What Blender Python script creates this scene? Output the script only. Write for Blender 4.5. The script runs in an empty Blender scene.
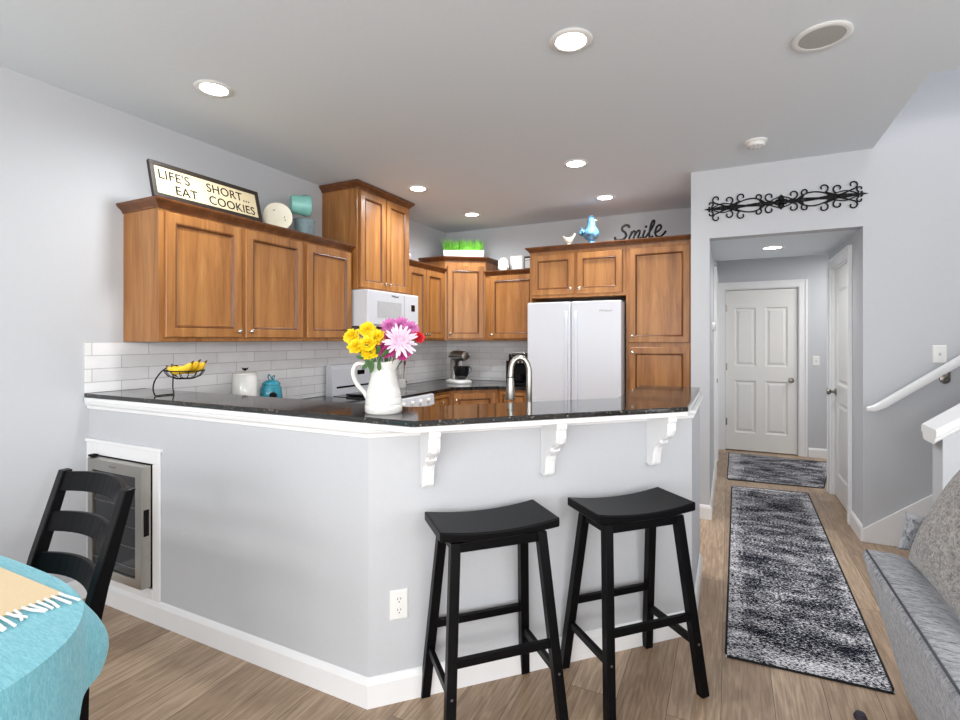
import bpy, bmesh, math, random
from math import sin, cos, pi, radians, sqrt, atan2
from mathutils import Vector, Matrix, noise

SC = bpy.context.scene
COL = SC.collection
random.seed(7)

# ------------------------------------------------------------------ camera, world, light, exposure
cam = bpy.data.cameras.new('camera')
camo = bpy.data.objects.new('camera', cam)
COL.objects.link(camo)
camo.location = (3.172, -1.566, 1.4145)
camo.rotation_euler = (pi / 2, 0, 0.4557)
cam.lens = 36 * 507.7 / 960
cam.sensor_width = 36
cam.shift_y = -0.0217
cam.clip_start = 0.02
SC.camera = camo

SC.view_settings.view_transform = 'Standard'
SC.view_settings.look = 'None'
SC.view_settings.gamma = 1
SC.view_settings.use_curve_mapping = False
SC.view_settings.exposure = 0.14

w = bpy.data.worlds.new('world')
SC.world = w
w.use_nodes = True
w.node_tree.nodes['Background'].inputs[0].default_value = (0.9, 0.95, 1.0, 1)
w.node_tree.nodes['Background'].inputs[1].default_value = 1.5


def area(name, loc, rot, sx, sy, power, color=(1, 1, 1), spread=pi):
    l = bpy.data.lights.new(name, 'AREA')
    l.shape = 'RECTANGLE'
    l.size, l.size_y, l.energy, l.color = sx, sy, power, color
    l.spread = spread
    o = bpy.data.objects.new(name, l)
    o.location, o.rotation_euler = loc, rot
    COL.objects.link(o)
    return o


# daylight entering through the windows of the living room behind the viewpoint
area('daylight_window_one', (2.1, -4.75, 1.35), (radians(90), 0, 0), 2.6, 1.9, 68, (0.98, 0.99, 1.0))
area('daylight_window_two', (5.6, -4.75, 1.35), (radians(90), 0, 0), 2.6, 1.9, 70, (0.98, 0.99, 1.0))
area('daylight_side_window', (7.4, -0.9, 1.35), (radians(90), 0, radians(90)), 2.4, 1.7, 35, (0.98, 0.99, 1.0))
area('upstairs_window_light', (5.4, 2.25, 5.1), (0, 0, 0), 2.0, 0.9, 38, (0.95, 0.97, 1.0))
area('back_hall_light', (4.7, 4.9, 2.38), (0, 0, 0), 0.5, 0.5, 20, (1.0, 0.98, 0.95))


def point(name, loc, power, rad, color=(1, 1, 1)):
    l = bpy.data.lights.new(name, 'POINT')
    l.energy, l.shadow_soft_size, l.color = power, rad, color
    o = bpy.data.objects.new(name, l)
    o.location = loc
    COL.objects.link(o)


point('dining_lamp_light', (0.85, -2.0, 1.65), 10, 0.08, (1.0, 0.97, 0.93))


point('living_fill_light', (5.8, -3.0, 2.0), 120, 0.2, (1.0, 0.97, 0.93))  # added fill with no fixture, brightens the ceiling and upper walls
point('rear_fill_light', (3.6, -4.0, 2.0), 65, 0.2, (1.0, 0.97, 0.93))  # second added fill behind the camera, no lamp stands here


# ------------------------------------------------------------------ colour + materials
def lin(c):
    return tuple(((x / 255) / 12.92 if x / 255 <= 0.04045 else ((x / 255 + 0.055) / 1.055) ** 2.4) for x in c) + (1,)


def newmat(name):
    m = bpy.data.materials.new(name)
    m.use_nodes = True
    nt = m.node_tree
    return m, nt, nt.nodes['Principled BSDF']


def N(nt, typ, **kw):
    n = nt.nodes.new(typ)
    for k, v in kw.items():
        if k in n.inputs.keys():
            n.inputs[k].default_value = v
        else:
            setattr(n, k, v)
    return n


def coords(nt, scale=(1, 1, 1), rot=(0, 0, 0), loc=(0, 0, 0), kind='Object'):
    tc = N(nt, 'ShaderNodeTexCoord')
    mp = N(nt, 'ShaderNodeMapping')
    mp.inputs['Scale'].default_value = scale
    mp.inputs['Rotation'].default_value = rot
    mp.inputs['Location'].default_value = loc
    nt.links.new(tc.outputs[kind], mp.inputs['Vector'])
    return mp.outputs['Vector']


def ramp(nt, fac, stops):
    r = N(nt, 'ShaderNodeValToRGB')
    els = r.color_ramp.elements
    while len(els) < len(stops):
        els.new(0.5)
    for e, (p, c) in zip(els, stops):
        e.position = p
        e.color = c
    nt.links.new(fac, r.inputs['Fac'])
    return r.outputs['Color']


def mix(nt, fac, a, b, mode='MIX'):
    m = N(nt, 'ShaderNodeMix', data_type='RGBA', blend_type=mode)
    for key, v in ((0, fac), (6, a), (7, b)):
        if hasattr(v, 'is_linked'):
            nt.links.new(v, m.inputs[key])
        else:
            m.inputs[key].default_value = v
    return m.outputs[2]


def bump(nt, b, height, strength=0.1, dist=0.01):
    n = N(nt, 'ShaderNodeBump')
    n.inputs['Strength'].default_value = strength
    n.inputs['Distance'].default_value = dist
    nt.links.new(height, n.inputs['Height'])
    nt.links.new(n.outputs['Normal'], b.inputs['Normal'])


def plain(name, c, rough=0.5, metal=0.0, var=0.04, nscale=30, bmp=0.0, spec=0.5, coat=0.0, sheen=0.0):
    """one-colour material with a slight procedural variation"""
    m, nt, b = newmat(name)
    base = lin(c)
    n = N(nt, 'ShaderNodeTexNoise')
    n.inputs['Scale'].default_value = nscale
    n.inputs['Detail'].default_value = 3
    nt.links.new(coords(nt), n.inputs['Vector'])
    lo = tuple(x * (1 - var) for x in base[:3]) + (1,)
    hi = tuple(min(1, x * (1 + var)) for x in base[:3]) + (1,)
    nt.links.new(ramp(nt, n.outputs['Fac'], [(0.3, lo), (0.7, hi)]), b.inputs['Base Color'])
    b.inputs['Roughness'].default_value = rough
    b.inputs['Metallic'].default_value = metal
    b.inputs['Specular IOR Level'].default_value = spec
    b.inputs['Coat Weight'].default_value = coat
    b.inputs['Sheen Weight'].default_value = sheen
    if bmp:
        bump(nt, b, n.outputs['Fac'], bmp, 0.004)
    return m


def wood_mat(name, dark, mid, light, scale=1.0, rough=0.38, axis=2, coat=0.06):
    m, nt, b = newmat(name)
    sc = [9 * scale] * 3
    sc[axis] = 0.9 * scale
    v = coords(nt, sc)
    n = N(nt, 'ShaderNodeTexNoise', Scale=1.6, Detail=7, Roughness=0.6, Distortion=0.5)
    nt.links.new(v, n.inputs['Vector'])
    sc2 = [90 * scale] * 3
    sc2[axis] = 3 * scale
    n2 = N(nt, 'ShaderNodeTexNoise', Scale=1.0, Detail=3)
    nt.links.new(coords(nt, sc2), n2.inputs['Vector'])
    c1 = ramp(nt, n.outputs['Fac'], [(0.28, lin(dark)), (0.5, lin(mid)), (0.72, lin(light))])
    c2 = ramp(nt, n2.outputs['Fac'], [(0.3, (0.86, 0.86, 0.86, 1)), (0.7, (1.06, 1.05, 1.04, 1))])
    nt.links.new(mix(nt, 1.0, c1, c2, 'MULTIPLY'), b.inputs['Base Color'])
    b.inputs['Roughness'].default_value = rough
    b.inputs['Coat Weight'].default_value = coat
    b.inputs['Coat Roughness'].default_value = 0.2
    bump(nt, b, n2.outputs['Fac'], 0.04, 0.002)
    return m


def granite_mat():
    m, nt, b = newmat('black_granite')
    v = coords(nt)
    vo = N(nt, 'ShaderNodeTexVoronoi', Scale=190)
    nt.links.new(v, vo.inputs['Vector'])
    n = N(nt, 'ShaderNodeTexNoise', Scale=26, Detail=6, Roughness=0.7)
    nt.links.new(v, n.inputs['Vector'])
    sep = N(nt, 'ShaderNodeSeparateColor')
    nt.links.new(vo.outputs['Color'], sep.inputs['Color'])
    flecks = ramp(nt, sep.outputs['Red'], [(0.0, lin((14, 14, 15))), (0.80, lin((20, 19, 18))), (0.93, lin((60, 54, 44))), (0.985, lin((165, 160, 150)))])
    body = ramp(nt, n.outputs['Fac'], [(0.35, lin((6, 6, 7))), (0.55, lin((18, 17, 16))), (0.72, lin((58, 50, 40)))])
    nt.links.new(mix(nt, 0.5, body, flecks), b.inputs['Base Color'])
    b.inputs['Roughness'].default_value = 0.07
    b.inputs['Specular IOR Level'].default_value = 0.75
    return m


def floor_mat():
    m, nt, b = newmat('oak_planks')
    # planks run along world Y
    v = coords(nt, rot=(0, 0, radians(90)))
    br = N(nt, 'ShaderNodeTexBrick')
    br.offset = 0.37
    br.inputs['Scale'].default_value = 1
    br.inputs['Brick Width'].default_value = 1.25
    br.inputs['Row Height'].default_value = 0.185
    br.inputs['Mortar Size'].default_value = 0.0012
    br.inputs['Mortar Smooth'].default_value = 0.1
    br.inputs['Color1'].default_value = (0, 0, 0, 1)
    br.inputs['Color2'].default_value = (1, 1, 1, 1)
    br.inputs['Mortar'].default_value = (0.5, 0.5, 0.5, 1)
    nt.links.new(v, br.inputs['Vector'])
    # offset the grain by the plank tone so that each plank has its own figure
    tc = N(nt, 'ShaderNodeTexCoord')
    vm = N(nt, 'ShaderNodeVectorMath', operation='MULTIPLY_ADD')
    nt.links.new(br.outputs['Color'], vm.inputs[0])
    vm.inputs[1].default_value = (7, 11, 3)
    nt.links.new(tc.outputs['Object'], vm.inputs[2])
    mp = N(nt, 'ShaderNodeMapping')
    mp.inputs['Scale'].default_value = (9, 1.1, 1)
    nt.links.new(vm.outputs[0], mp.inputs['Vector'])
    n = N(nt, 'ShaderNodeTexNoise', Scale=1.0, Detail=4, Roughness=0.5, Distortion=0.3)
    nt.links.new(mp.outputs[0], n.inputs['Vector'])
    # cathedral figure: rings of the stretched noise
    mul = N(nt, 'ShaderNodeMath', operation='MULTIPLY')
    mul.inputs[1].default_value = 60
    nt.links.new(n.outputs['Fac'], mul.inputs[0])
    sn = N(nt, 'ShaderNodeMath', operation='SINE')
    nt.links.new(mul.outputs[0], sn.inputs[0])
    mp2 = N(nt, 'ShaderNodeMapping')
    mp2.inputs['Scale'].default_value = (110, 5, 1)
    nt.links.new(vm.outputs[0], mp2.inputs['Vector'])
    n2 = N(nt, 'ShaderNodeTexNoise', Scale=1.0, Detail=4, Roughness=0.65)
    nt.links.new(mp2.outputs[0], n2.inputs['Vector'])
    base = ramp(nt, br.outputs['Color'], [(0.0, lin((162, 137, 113))), (0.5, lin((180, 155, 130))), (1.0, lin((196, 171, 145)))])
    rings = ramp(nt, sn.outputs[0], [(0.0, (0.86, 0.84, 0.82, 1)), (0.6, (1, 1, 1, 1))])
    fine = ramp(nt, n2.outputs['Fac'], [(0.3, (0.62, 0.59, 0.56, 1)), (0.62, (1.08, 1.08, 1.08, 1))])
    c = mix(nt, 1.0, base, rings, 'MULTIPLY')
    c = mix(nt, 1.0, c, fine, 'MULTIPLY')
    c = mix(nt, br.outputs['Fac'], c, lin((84, 68, 56)))
    nt.links.new(c, b.inputs['Base Color'])
    b.inputs['Roughness'].default_value = 0.38
    bump(nt, b, n2.outputs['Fac'], 0.08, 0.002)
    return m


def tile_mat(name, rot):
    m, nt, b = newmat(name)
    v = coords(nt, rot=rot, loc=(0, 0, 0))
    br = N(nt, 'ShaderNodeTexBrick')
    br.inputs['Scale'].default_value = 1
    br.inputs['Brick Width'].default_value = 0.306
    br.inputs['Row Height'].default_value = 0.0735
    br.inputs['Mortar Size'].default_value = 0.0016
    br.inputs['Mortar Smooth'].default_value = 0.3
    br.inputs['Color1'].default_value = lin((243, 243, 244))
    br.inputs['Color2'].default_value = lin((232, 231, 233))
    br.inputs['Mortar'].default_value = lin((172, 170, 170))
    nt.links.new(v, br.inputs['Vector'])
    n = N(nt, 'ShaderNodeTexNoise', Scale=9, Detail=5)
    nt.links.new(v, n.inputs['Vector'])
    fine = ramp(nt, n.outputs['Fac'], [(0.3, (0.93, 0.93, 0.93, 1)), (0.7, (1, 1, 1, 1))])
    nt.links.new(mix(nt, 1.0, br.outputs['Color'], fine, 'MULTIPLY'), b.inputs['Base Color'])
    b.inputs['Roughness'].default_value = 0.16
    inv = N(nt, 'ShaderNodeMath', operation='SUBTRACT')
    inv.inputs[0].default_value = 1
    nt.links.new(br.outputs['Fac'], inv.inputs[1])
    bump(nt, b, inv.outputs[0], 0.5, 0.002)
    return m


def rug_mat(name, seed):
    m, nt, b = newmat(name)
    v = coords(nt, loc=(seed, seed * 2, 0))
    n1 = N(nt, 'ShaderNodeTexNoise', Scale=1.0, Detail=6, Roughness=0.72)
    nt.links.new(coords(nt, scale=(4, 9, 1), loc=(seed, seed * 2, 0)), n1.inputs['Vector'])
    n2 = N(nt, 'ShaderNodeTexNoise', Scale=1.0, Detail=4, Roughness=0.75)
    nt.links.new(coords(nt, scale=(70, 130, 1), loc=(seed, 0, 0)), n2.inputs['Vector'])
    add = N(nt, 'ShaderNodeMath', operation='MULTIPLY_ADD')
    add.inputs[1].default_value = 0.45
    nt.links.new(n1.outputs['Fac'], add.inputs[0])
    nt.links.new(n2.outputs['Fac'], add.inputs[2])
    # paler worn band close to the edges, using the rug's own coordinates
    tc = N(nt, 'ShaderNodeTexCoord')
    sp = N(nt, 'ShaderNodeSeparateXYZ')
    nt.links.new(tc.outputs['Generated'], sp.inputs[0])
    acc = None
    for ax in ('X', 'Y'):
        s = N(nt, 'ShaderNodeMath', operation='SUBTRACT')
        nt.links.new(sp.outputs[ax], s.inputs[0])
        s.inputs[1].default_value = 0.5
        a = N(nt, 'ShaderNodeMath', operation='ABSOLUTE')
        nt.links.new(s.outputs[0], a.inputs[0])
        g = N(nt, 'ShaderNodeMapRange')
        nt.links.new(a.outputs[0], g.inputs[0])
        g.inputs[1].default_value = 0.34 if ax == 'X' else 0.43
        g.inputs[2].default_value = 0.42 if ax == 'X' else 0.47
        g.inputs[3].default_value = 0
        g.inputs[4].default_value = 0.05
        if acc is None:
            acc = g.outputs[0]
        else:
            mx = N(nt, 'ShaderNodeMath', operation='MAXIMUM')
            nt.links.new(acc, mx.inputs[0])
            nt.links.new(g.outputs[0], mx.inputs[1])
            acc = mx.outputs[0]
    ad2 = N(nt, 'ShaderNodeMath', operation='ADD')
    nt.links.new(add.outputs[0], ad2.inputs[0])
    nt.links.new(acc, ad2.inputs[1])
    c = ramp(nt, ad2.outputs[0], [(0.67, lin((13, 14, 26))), (0.742, lin((38, 39, 54))), (0.782, lin((158, 158, 166))), (0.835, lin((240, 239, 240)))])
    nt.links.new(c, b.inputs['Base Color'])
    b.inputs['Roughness'].default_value = 0.95
    b.inputs['Specular IOR Level'].default_value = 0.1
    bump(nt, b, n2.outputs['Fac'], 0.4, 0.004)
    return m


def fabric_mat(name, dark, light, sx=40, sy=160, rough=0.95, bmp=0.5, sheen=0.3, nd=5):
    m, nt, b = newmat(name)
    n = N(nt, 'ShaderNodeTexNoise', Scale=1.0, Detail=nd, Roughness=0.7, Distortion=1.2)
    nt.links.new(coords(nt, scale=(sx, sy, sx * 1.5)), n.inputs['Vector'])
    nt.links.new(ramp(nt, n.outputs['Fac'], [(0.35, lin(dark)), (0.62, lin(light))]), b.inputs['Base Color'])
    b.inputs['Roughness'].default_value = rough
    b.inputs['Sheen Weight'].default_value = sheen
    b.inputs['Specular IOR Level'].default_value = 0.15
    bump(nt, b, n.outputs['Fac'], bmp, 0.004)
    return m


def weave_mat(name, a, c, scale=220, rough=0.9):
    m, nt, b = newmat(name)
    w1 = N(nt, 'ShaderNodeTexWave', Scale=scale / 20, Distortion=0.6)
    w1.bands_direction = 'X'
    w2 = N(nt, 'ShaderNodeTexWave', Scale=scale / 20, Distortion=0.6)
    w2.bands_direction = 'Y'
    v = coords(nt)
    nt.links.new(v, w1.inputs['Vector'])
    nt.links.new(v, w2.inputs['Vector'])
    mm = N(nt, 'ShaderNodeMath', operation='MULTIPLY')
    nt.links.new(w1.outputs['Fac'], mm.inputs[0])
    nt.links.new(w2.outputs['Fac'], mm.inputs[1])
    nt.links.new(ramp(nt, mm.outputs[0], [(0.05, lin(a)), (0.6, lin(c))]), b.inputs['Base Color'])
    b.inputs['Roughness'].default_value = rough
    bump(nt, b, mm.outputs[0], 0.4, 0.003)
    return m


def emit_mat(name, color, strength):
    m, nt, b = newmat(name)
    b.inputs['Emission Color'].default_value = color
    b.inputs['Emission Strength'].default_value = strength
    b.inputs['Base Color'].default_value = (1, 1, 1, 1)
    return m


def glass_mat(name, color=(0.9, 0.95, 0.95, 1), rough=0.02):
    m, nt, b = newmat(name)
    b.inputs['Base Color'].default_value = color
    b.inputs['Transmission Weight'].default_value = 1
    b.inputs['Roughness'].default_value = rough
    b.inputs['IOR'].default_value = 1.45
    return m


M = dict(
    wall=plain('wall_paint', (195, 197, 201), 0.75, var=0.01, nscale=60, bmp=0.06, spec=0.25),
    ceil=plain('ceiling_paint', (222, 228, 233), 0.85, var=0.01, nscale=50, bmp=0.08, spec=0.2),
    trim=plain('white_trim_paint', (237, 237, 238), 0.35, var=0.008, nscale=12),
    door=plain('door_paint', (232, 231, 228), 0.38, var=0.01, nscale=14),
    floor=floor_mat(),
    tileL=tile_mat('subway_tile_left', (radians(0), radians(0), 0)),
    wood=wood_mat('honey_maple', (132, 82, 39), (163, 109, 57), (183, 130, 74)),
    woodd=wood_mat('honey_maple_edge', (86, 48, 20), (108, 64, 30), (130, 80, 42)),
    woodin=plain('dark_brown_matte', (70, 42, 22), 0.6),  # plain dark brown for the corner toe kick and microwave filter
    granite=granite_mat(),
    black=plain('black_lacquer', (11, 11, 13), 0.36, var=0.15, nscale=25, spec=0.12),
    blackm=plain('black_wrought_iron', (14, 13, 14), 0.5, spec=0.2, var=0.1, nscale=60),
    knob=plain('brushed_nickel', (205, 200, 192), 0.25, metal=1.0),
    nickel=plain('satin_nickel_dark', (140, 134, 126), 0.3, metal=1.0),
    steel=plain('stainless_steel', (178, 175, 168), 0.32, metal=1.0, var=0.05, nscale=8),
    white=plain('white_enamel', (216, 219, 226), 0.3, var=0.005, nscale=8, coat=0.0),
    whitep=plain('white_plastic', (232, 232, 230), 0.4, var=0.01),
    greyp=plain('grey_vent_plastic', (188, 190, 193), 0.4),
    darkglass=plain('dark_glass', (24, 25, 29), 0.08, var=0.02, spec=0.5),
    blackgl=plain('black_stove_glass', (14, 14, 16), 0.1, spec=0.7),
    ceramic=plain('white_ceramic', (226, 225, 221), 0.15, var=0.01, coat=0.4),
    cream=plain('cream_enamel', (232, 226, 205), 0.3, var=0.03, nscale=20),
    signcream=plain('sign_board', (216, 202, 166), 0.7, var=0.04, nscale=9),
    teal=plain('teal_glaze', (42, 136, 156), 0.15, var=0.15, nscale=35, coat=0.5),
    mint=plain('mint_enamel', (128, 190, 180), 0.35, var=0.08, nscale=18),
    bluegrey=plain('weathered_blue_enamel', (134, 156, 162), 0.4, var=0.15, nscale=30),
    yellow=plain('yellow_petals', (250, 215, 20), 0.6, var=0.1, nscale=80),
    pink=plain('magenta_petals', (186, 62, 130), 0.6, var=0.25, nscale=80),
    mauve=plain('orchid_pink_petals', (208, 120, 182), 0.6, var=0.2, nscale=80),
    palepink=plain('pale_pink_petals', (240, 216, 232), 0.6, var=0.06, nscale=60),
    red=plain('red_petals', (214, 28, 48), 0.6, var=0.15, nscale=60),
    green=plain('leaf_green', (52, 92, 36), 0.5, var=0.3, nscale=40),
    grass=plain('grass_green', (118, 196, 60), 0.6, var=0.35, nscale=90),
    banana=plain('banana_peel', (248, 200, 40), 0.45, var=0.08, nscale=30),
    brown=plain('banana_tip_brown', (96, 66, 30), 0.7),
    cloth=fabric_mat('turquoise_linen', (98, 168, 184), (136, 198, 210), 30, 260, bmp=0.12, sheen=0.2),
    jute=weave_mat('jute_weave', (222, 196, 154), (242, 224, 192), 1500),
    cotton=plain('white_cotton', (238, 240, 238), 0.9),
    sofa=fabric_mat('grey_chenille', (84, 86, 92), (176, 177, 182), 26, 95, bmp=0.6),
    pillow=fabric_mat('taupe_grey_fur_fabric', (78, 74, 73), (172, 166, 161), 50, 150, bmp=0.8),
    seam=plain('dark_piping', (70, 72, 78), 0.9),
    rug1=rug_mat('distressed_rug_runner', 3.1),
    rug2=rug_mat('distressed_rug_mat', 8.7),
    rugedge=plain('black_rug_binding', (22, 22, 26), 0.95),
    bulb=emit_mat('lamp_lens', (1, 0.99, 0.96, 1), 16),
    rooster=plain('blue_glazed_ceramic', (86, 140, 176), 0.3, var=0.6, nscale=28, coat=0.5),
    hen=plain('off_white_ceramic', (234, 224, 208), 0.35),
    paper=plain('printed_card', (232, 232, 234), 0.6),
    frame=plain('dark_brown_frame', (44, 36, 30), 0.45, var=0.15),
    ink=plain('black_lettering', (18, 17, 17), 0.7, spec=0.15),
    chrome=plain('polished_chrome', (214, 214, 214), 0.1, metal=1.0),
    speck=plain('grey_speaker_cloth', (172, 173, 168), 0.9, nscale=200, var=0.1),
    soil=plain('dark_foot_rubber', (52, 48, 58), 0.7),
    carpet=fabric_mat('stair_carpet', (150, 148, 146), (178, 176, 172), 120, 120, bmp=0.4),
    glass=glass_mat('clear_glass'),
    shelfm=plain('chrome_wire', (120, 122, 126), 0.3, metal=1.0),
    purple=plain('figurine_paint', (206, 196, 204), 0.5, var=0.3, nscale=120),
)
# subway tiles: one material per wall so that bricks run along that wall
M['tileL'] = tile_mat('subway_tile_left_wall', (0, 0, 0))
M['tileB'] = tile_mat('subway_tile_back_wall', (0, 0, 0))


def tile_axes(m, ax):
    nt = m.node_tree
    mp = [n for n in nt.nodes if n.type == 'MAPPING'][0]
    tc = [n for n in nt.nodes if n.type == 'TEX_COORD'][0]
    sp = N(nt, 'ShaderNodeSeparateXYZ')
    cb = N(nt, 'ShaderNodeCombineXYZ')
    nt.links.new(tc.outputs['Object'], sp.inputs[0])
    nt.links.new(sp.outputs[ax], cb.inputs['X'])
    nt.links.new(sp.outputs['Z'], cb.inputs['Y'])
    mp.inputs['Location'].default_value = (0.143, 0, 0)
    nt.links.new(cb.outputs[0], mp.inputs['Vector'])


tile_axes(M['tileL'], 'Y')
tile_axes(M['tileB'], 'X')


# ------------------------------------------------------------------ mesh builder
class MB:
    def __init__(s):
        s.bm = bmesh.new()

    def face(s, vs):
        try:
            return s.bm.faces.new(vs)
        except ValueError:
            return None

    def box(s, x0, y0, z0, x1, y1, z1):
        v = [s.bm.verts.new((x, y, z)) for x in (x0, x1) for y in (y0, y1) for z in (z0, z1)]
        for f in ((0, 1, 3, 2), (4, 6, 7, 5), (0, 4, 5, 1), (2, 3, 7, 6), (0, 2, 6, 4), (1, 5, 7, 3)):
            s.face([v[i] for i in f])
        return s

    def loft(s, loops, cap0=True, cap1=True, closed=True):
        R = [[s.bm.verts.new(p) for p in lp] for lp in loops]
        n = len(R[0])
        for a, b in zip(R, R[1:]):
            for i in range(n if closed else n - 1):
                j = (i + 1) % n
                s.face((a[i], a[j], b[j], b[i]))
        if cap0:
            s.face(R[0][::-1])
        if cap1:
            s.face(R[-1])
        return s

    def prism(s, pts, axis, d0, d1):
        """polygon in the two other axes, extruded along axis"""
        def P(a, b, d):
            return {'x': (d, a, b), 'y': (a, d, b), 'z': (a, b, d)}[axis]
        return s.loft([[P(a, b, d0) for a, b in pts], [P(a, b, d1) for a, b in pts]])

    def lathe(s, prof, seg=24, c=(0, 0, 0), axis='z', cap=True):
        loops = []
        for r, h in prof:
            lp = []
            for i in range(seg):
                t = 2 * pi * i / seg
                a, b = r * cos(t), r * sin(t)
                p = {'z': (a, b, h), 'y': (a, h, b), 'x': (h, a, b)}[axis]
                lp.append((c[0] + p[0], c[1] + p[1], c[2] + p[2]))
            loops.append(lp)
        return s.loft(loops, cap, cap)

    def tube(s, pts, r, seg=8, closed=False, flat=1.0):
        pts = [Vector(p) for p in pts]
        n = len(pts)
        loops = []
        up = None
        for i, p in enumerate(pts):
            if closed:
                t = (pts[(i + 1) % n] - pts[i - 1])
            else:
                t = pts[min(i + 1, n - 1)] - pts[max(i - 1, 0)]
            t.normalize()
            if up is None:
                up = Vector((0, 0, 1)) if abs(t.z) < 0.9 else Vector((0, 1, 0))
            a = up - t * up.dot(t)
            if a.length < 1e-4:
                a = Vector((1, 0, 0)) - t * t.x
            a.normalize()
            up = a
            b = t.cross(a)
            rr = r[i] if isinstance(r, (list, tuple)) else r
            loops.append([p + a * (rr * cos(2 * pi * k / seg)) + b * (rr * flat * sin(2 * pi * k / seg)) for k in range(seg)])
        if closed:
            loops.append(loops[0])
            R = [[s.bm.verts.new(q) for q in lp] for lp in loops[:-1]]
            R.append(R[0])
            for a, b in zip(R, R[1:]):
                for i in range(seg):
                    j = (i + 1) % seg
                    s.face((a[i], a[j], b[j], b[i]))
            return s
        return s.loft(loops)

    def bar(s, p0, p1, w0, h0, w1=None, h1=None, side=None):
        """square section bar between two points"""
        p0, p1 = Vector(p0), Vector(p1)
        w1 = w1 or w0
        h1 = h1 or h0
        t = (p1 - p0).normalized()
        sd = Vector(side) if side else (Vector((1, 0, 0)) if abs(t.x) < 0.9 else Vector((0, 1, 0)))
        a = (sd - t * sd.dot(t)).normalized()
        b = t.cross(a)
        L = []
        for p, ww, hh in ((p0, w0, h0), (p1, w1, h1)):
            L.append([p + a * (x * ww / 2) + b * (y * hh / 2) for x, y in ((-1, -1), (1, -1), (1, 1), (-1, 1))])
        return s.loft(L)

    def ball(s, c, r, sc=(1, 1, 1), u=16, v=10, rot=None):
        m = Matrix.Translation(c)
        if rot is not None:
            m = m @ rot
        m = m @ Matrix.Diagonal((r * sc[0], r * sc[1], r * sc[2], 1))
        bmesh.ops.create_uvsphere(s.bm, u_segments=u, v_segments=v, radius=1, matrix=m)
        return s

    def rings(s, w, h, prof, x0=0, z0=0, y=0):
        """panelled face in the XZ plane; prof = [(inset, y)], first loop is the back"""
        L = []
        for ins, yy in prof:
            L.append([(x0 + ins, y + yy, z0 + ins), (x0 + w - ins, y + yy, z0 + ins), (x0 + w - ins, y + yy, z0 + h - ins), (x0 + ins, y + yy, z0 + h - ins)])
        return s.loft(L)

    def xform(s, m):
        bmesh.ops.transform(s.bm, matrix=m, verts=s.bm.verts)
        return s

    def build(s, name, mat, parent=None, bevel=0.0, smooth=False, label=None, sub=0, loc=None, kind=None, seg=2, solid=0):
        bmesh.ops.recalc_face_normals(s.bm, faces=s.bm.faces)
        me = bpy.data.meshes.new(name)
        s.bm.to_mesh(me)
        s.bm.free()
        me.materials.append(mat)
        if smooth:
            for p in me.polygons:
                p.use_smooth = True
            try:
                me.set_sharp_from_angle(angle=radians(40))
            except Exception:
                pass
        o = bpy.data.objects.new(name, me)
        COL.objects.link(o)
        if parent:
            o.parent = parent
        if loc:
            o.location = loc
        if solid:
            md = o.modifiers.new('solid', 'SOLIDIFY')
            md.thickness = solid
        if bevel:
            md = o.modifiers.new('bevel', 'BEVEL')
            md.width = bevel
            md.segments = seg
            md.limit_method = 'ANGLE'
            md.angle_limit = radians(40)
        if sub:
            md = o.modifiers.new('sub', 'SUBSURF')
            md.levels = md.render_levels = sub
        if label:
            o['label'] = label
        if kind:
            o['kind'] = kind
        return o


def thing(name, label, cat, loc=(0, 0, 0), rz=0.0, group=None):
    o = bpy.data.objects.new(name, None)
    o.empty_display_size = 0.1
    COL.objects.link(o)
    o.location = loc
    o.rotation_euler = (0, 0, rz)
    tag(o, label, cat, group)
    return o


def tag(o, label, cat, group=None):
    o['label'] = label
    o['category'] = cat
    if group:
        o['group'] = group
    return o


def struct(name, mb, mat, **kw):
    return mb.build(name, mat, kind='structure', **kw)


def dup(root, loc, rz=None, label=None, group=None):
    def cp(o, par):
        c = o.copy()
        COL.objects.link(c)
        if par:
            c.parent = par
        for ch in kids.get(o.name, []):
            cp(ch, c)
        return c
    kids = {}
    for o in list(COL.objects):
        if o.parent:
            kids.setdefault(o.parent.name, []).append(o)
    r = cp(root, None)
    r.location = loc
    if rz is not None:
        r.rotation_euler = (0, 0, rz)
    if label:
        r['label'] = label
    if group:
        r['group'] = group
    return r


def text_mesh(txt, size, depth, name, mat, parent, loc, rot, align='LEFT', xs=1.0, label=None, space=1.0):
    c = bpy.data.curves.new(name, 'FONT')
    c.body = txt
    c.size = size
    c.extrude = depth
    c.align_x = align
    c.space_character = space
    t = bpy.data.objects.new(name + '_tmp', c)
    COL.objects.link(t)
    bpy.context.view_layer.update()
    dg = bpy.context.evaluated_depsgraph_get()
    me = bpy.data.meshes.new_from_object(t.evaluated_get(dg))
    COL.objects.unlink(t)
    bpy.data.objects.remove(t)
    me.materials.clear()
    me.materials.append(mat)
    o = bpy.data.objects.new(name, me)
    COL.objects.link(o)
    o.parent = parent
    o.location = loc
    o.rotation_euler = rot
    o.scale = (xs, 1, 1)
    if label:
        o['label'] = label
    return o


def spline(pts, n=8, closed=False):
    """Catmull-Rom through points"""
    P = [Vector(p) for p in pts]
    out = []
    m = len(P)
    rng = range(m if closed else m - 1)
    for i in rng:
        if closed:
            p0, p1, p2, p3 = P[i - 1], P[i], P[(i + 1) % m], P[(i + 2) % m]
        else:
            p0, p1, p2, p3 = P[max(i - 1, 0)], P[i], P[i + 1], P[min(i + 2, m - 1)]
        for k in range(n):
            t = k / n
            out.append(0.5 * ((2 * p1) + (-p0 + p2) * t + (2 * p0 - 5 * p1 + 4 * p2 - p3) * t * t + (-p0 + 3 * p1 - 3 * p2 + p3) * t ** 3))
    if not closed:
        out.append(P[-1])
    return out


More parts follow.
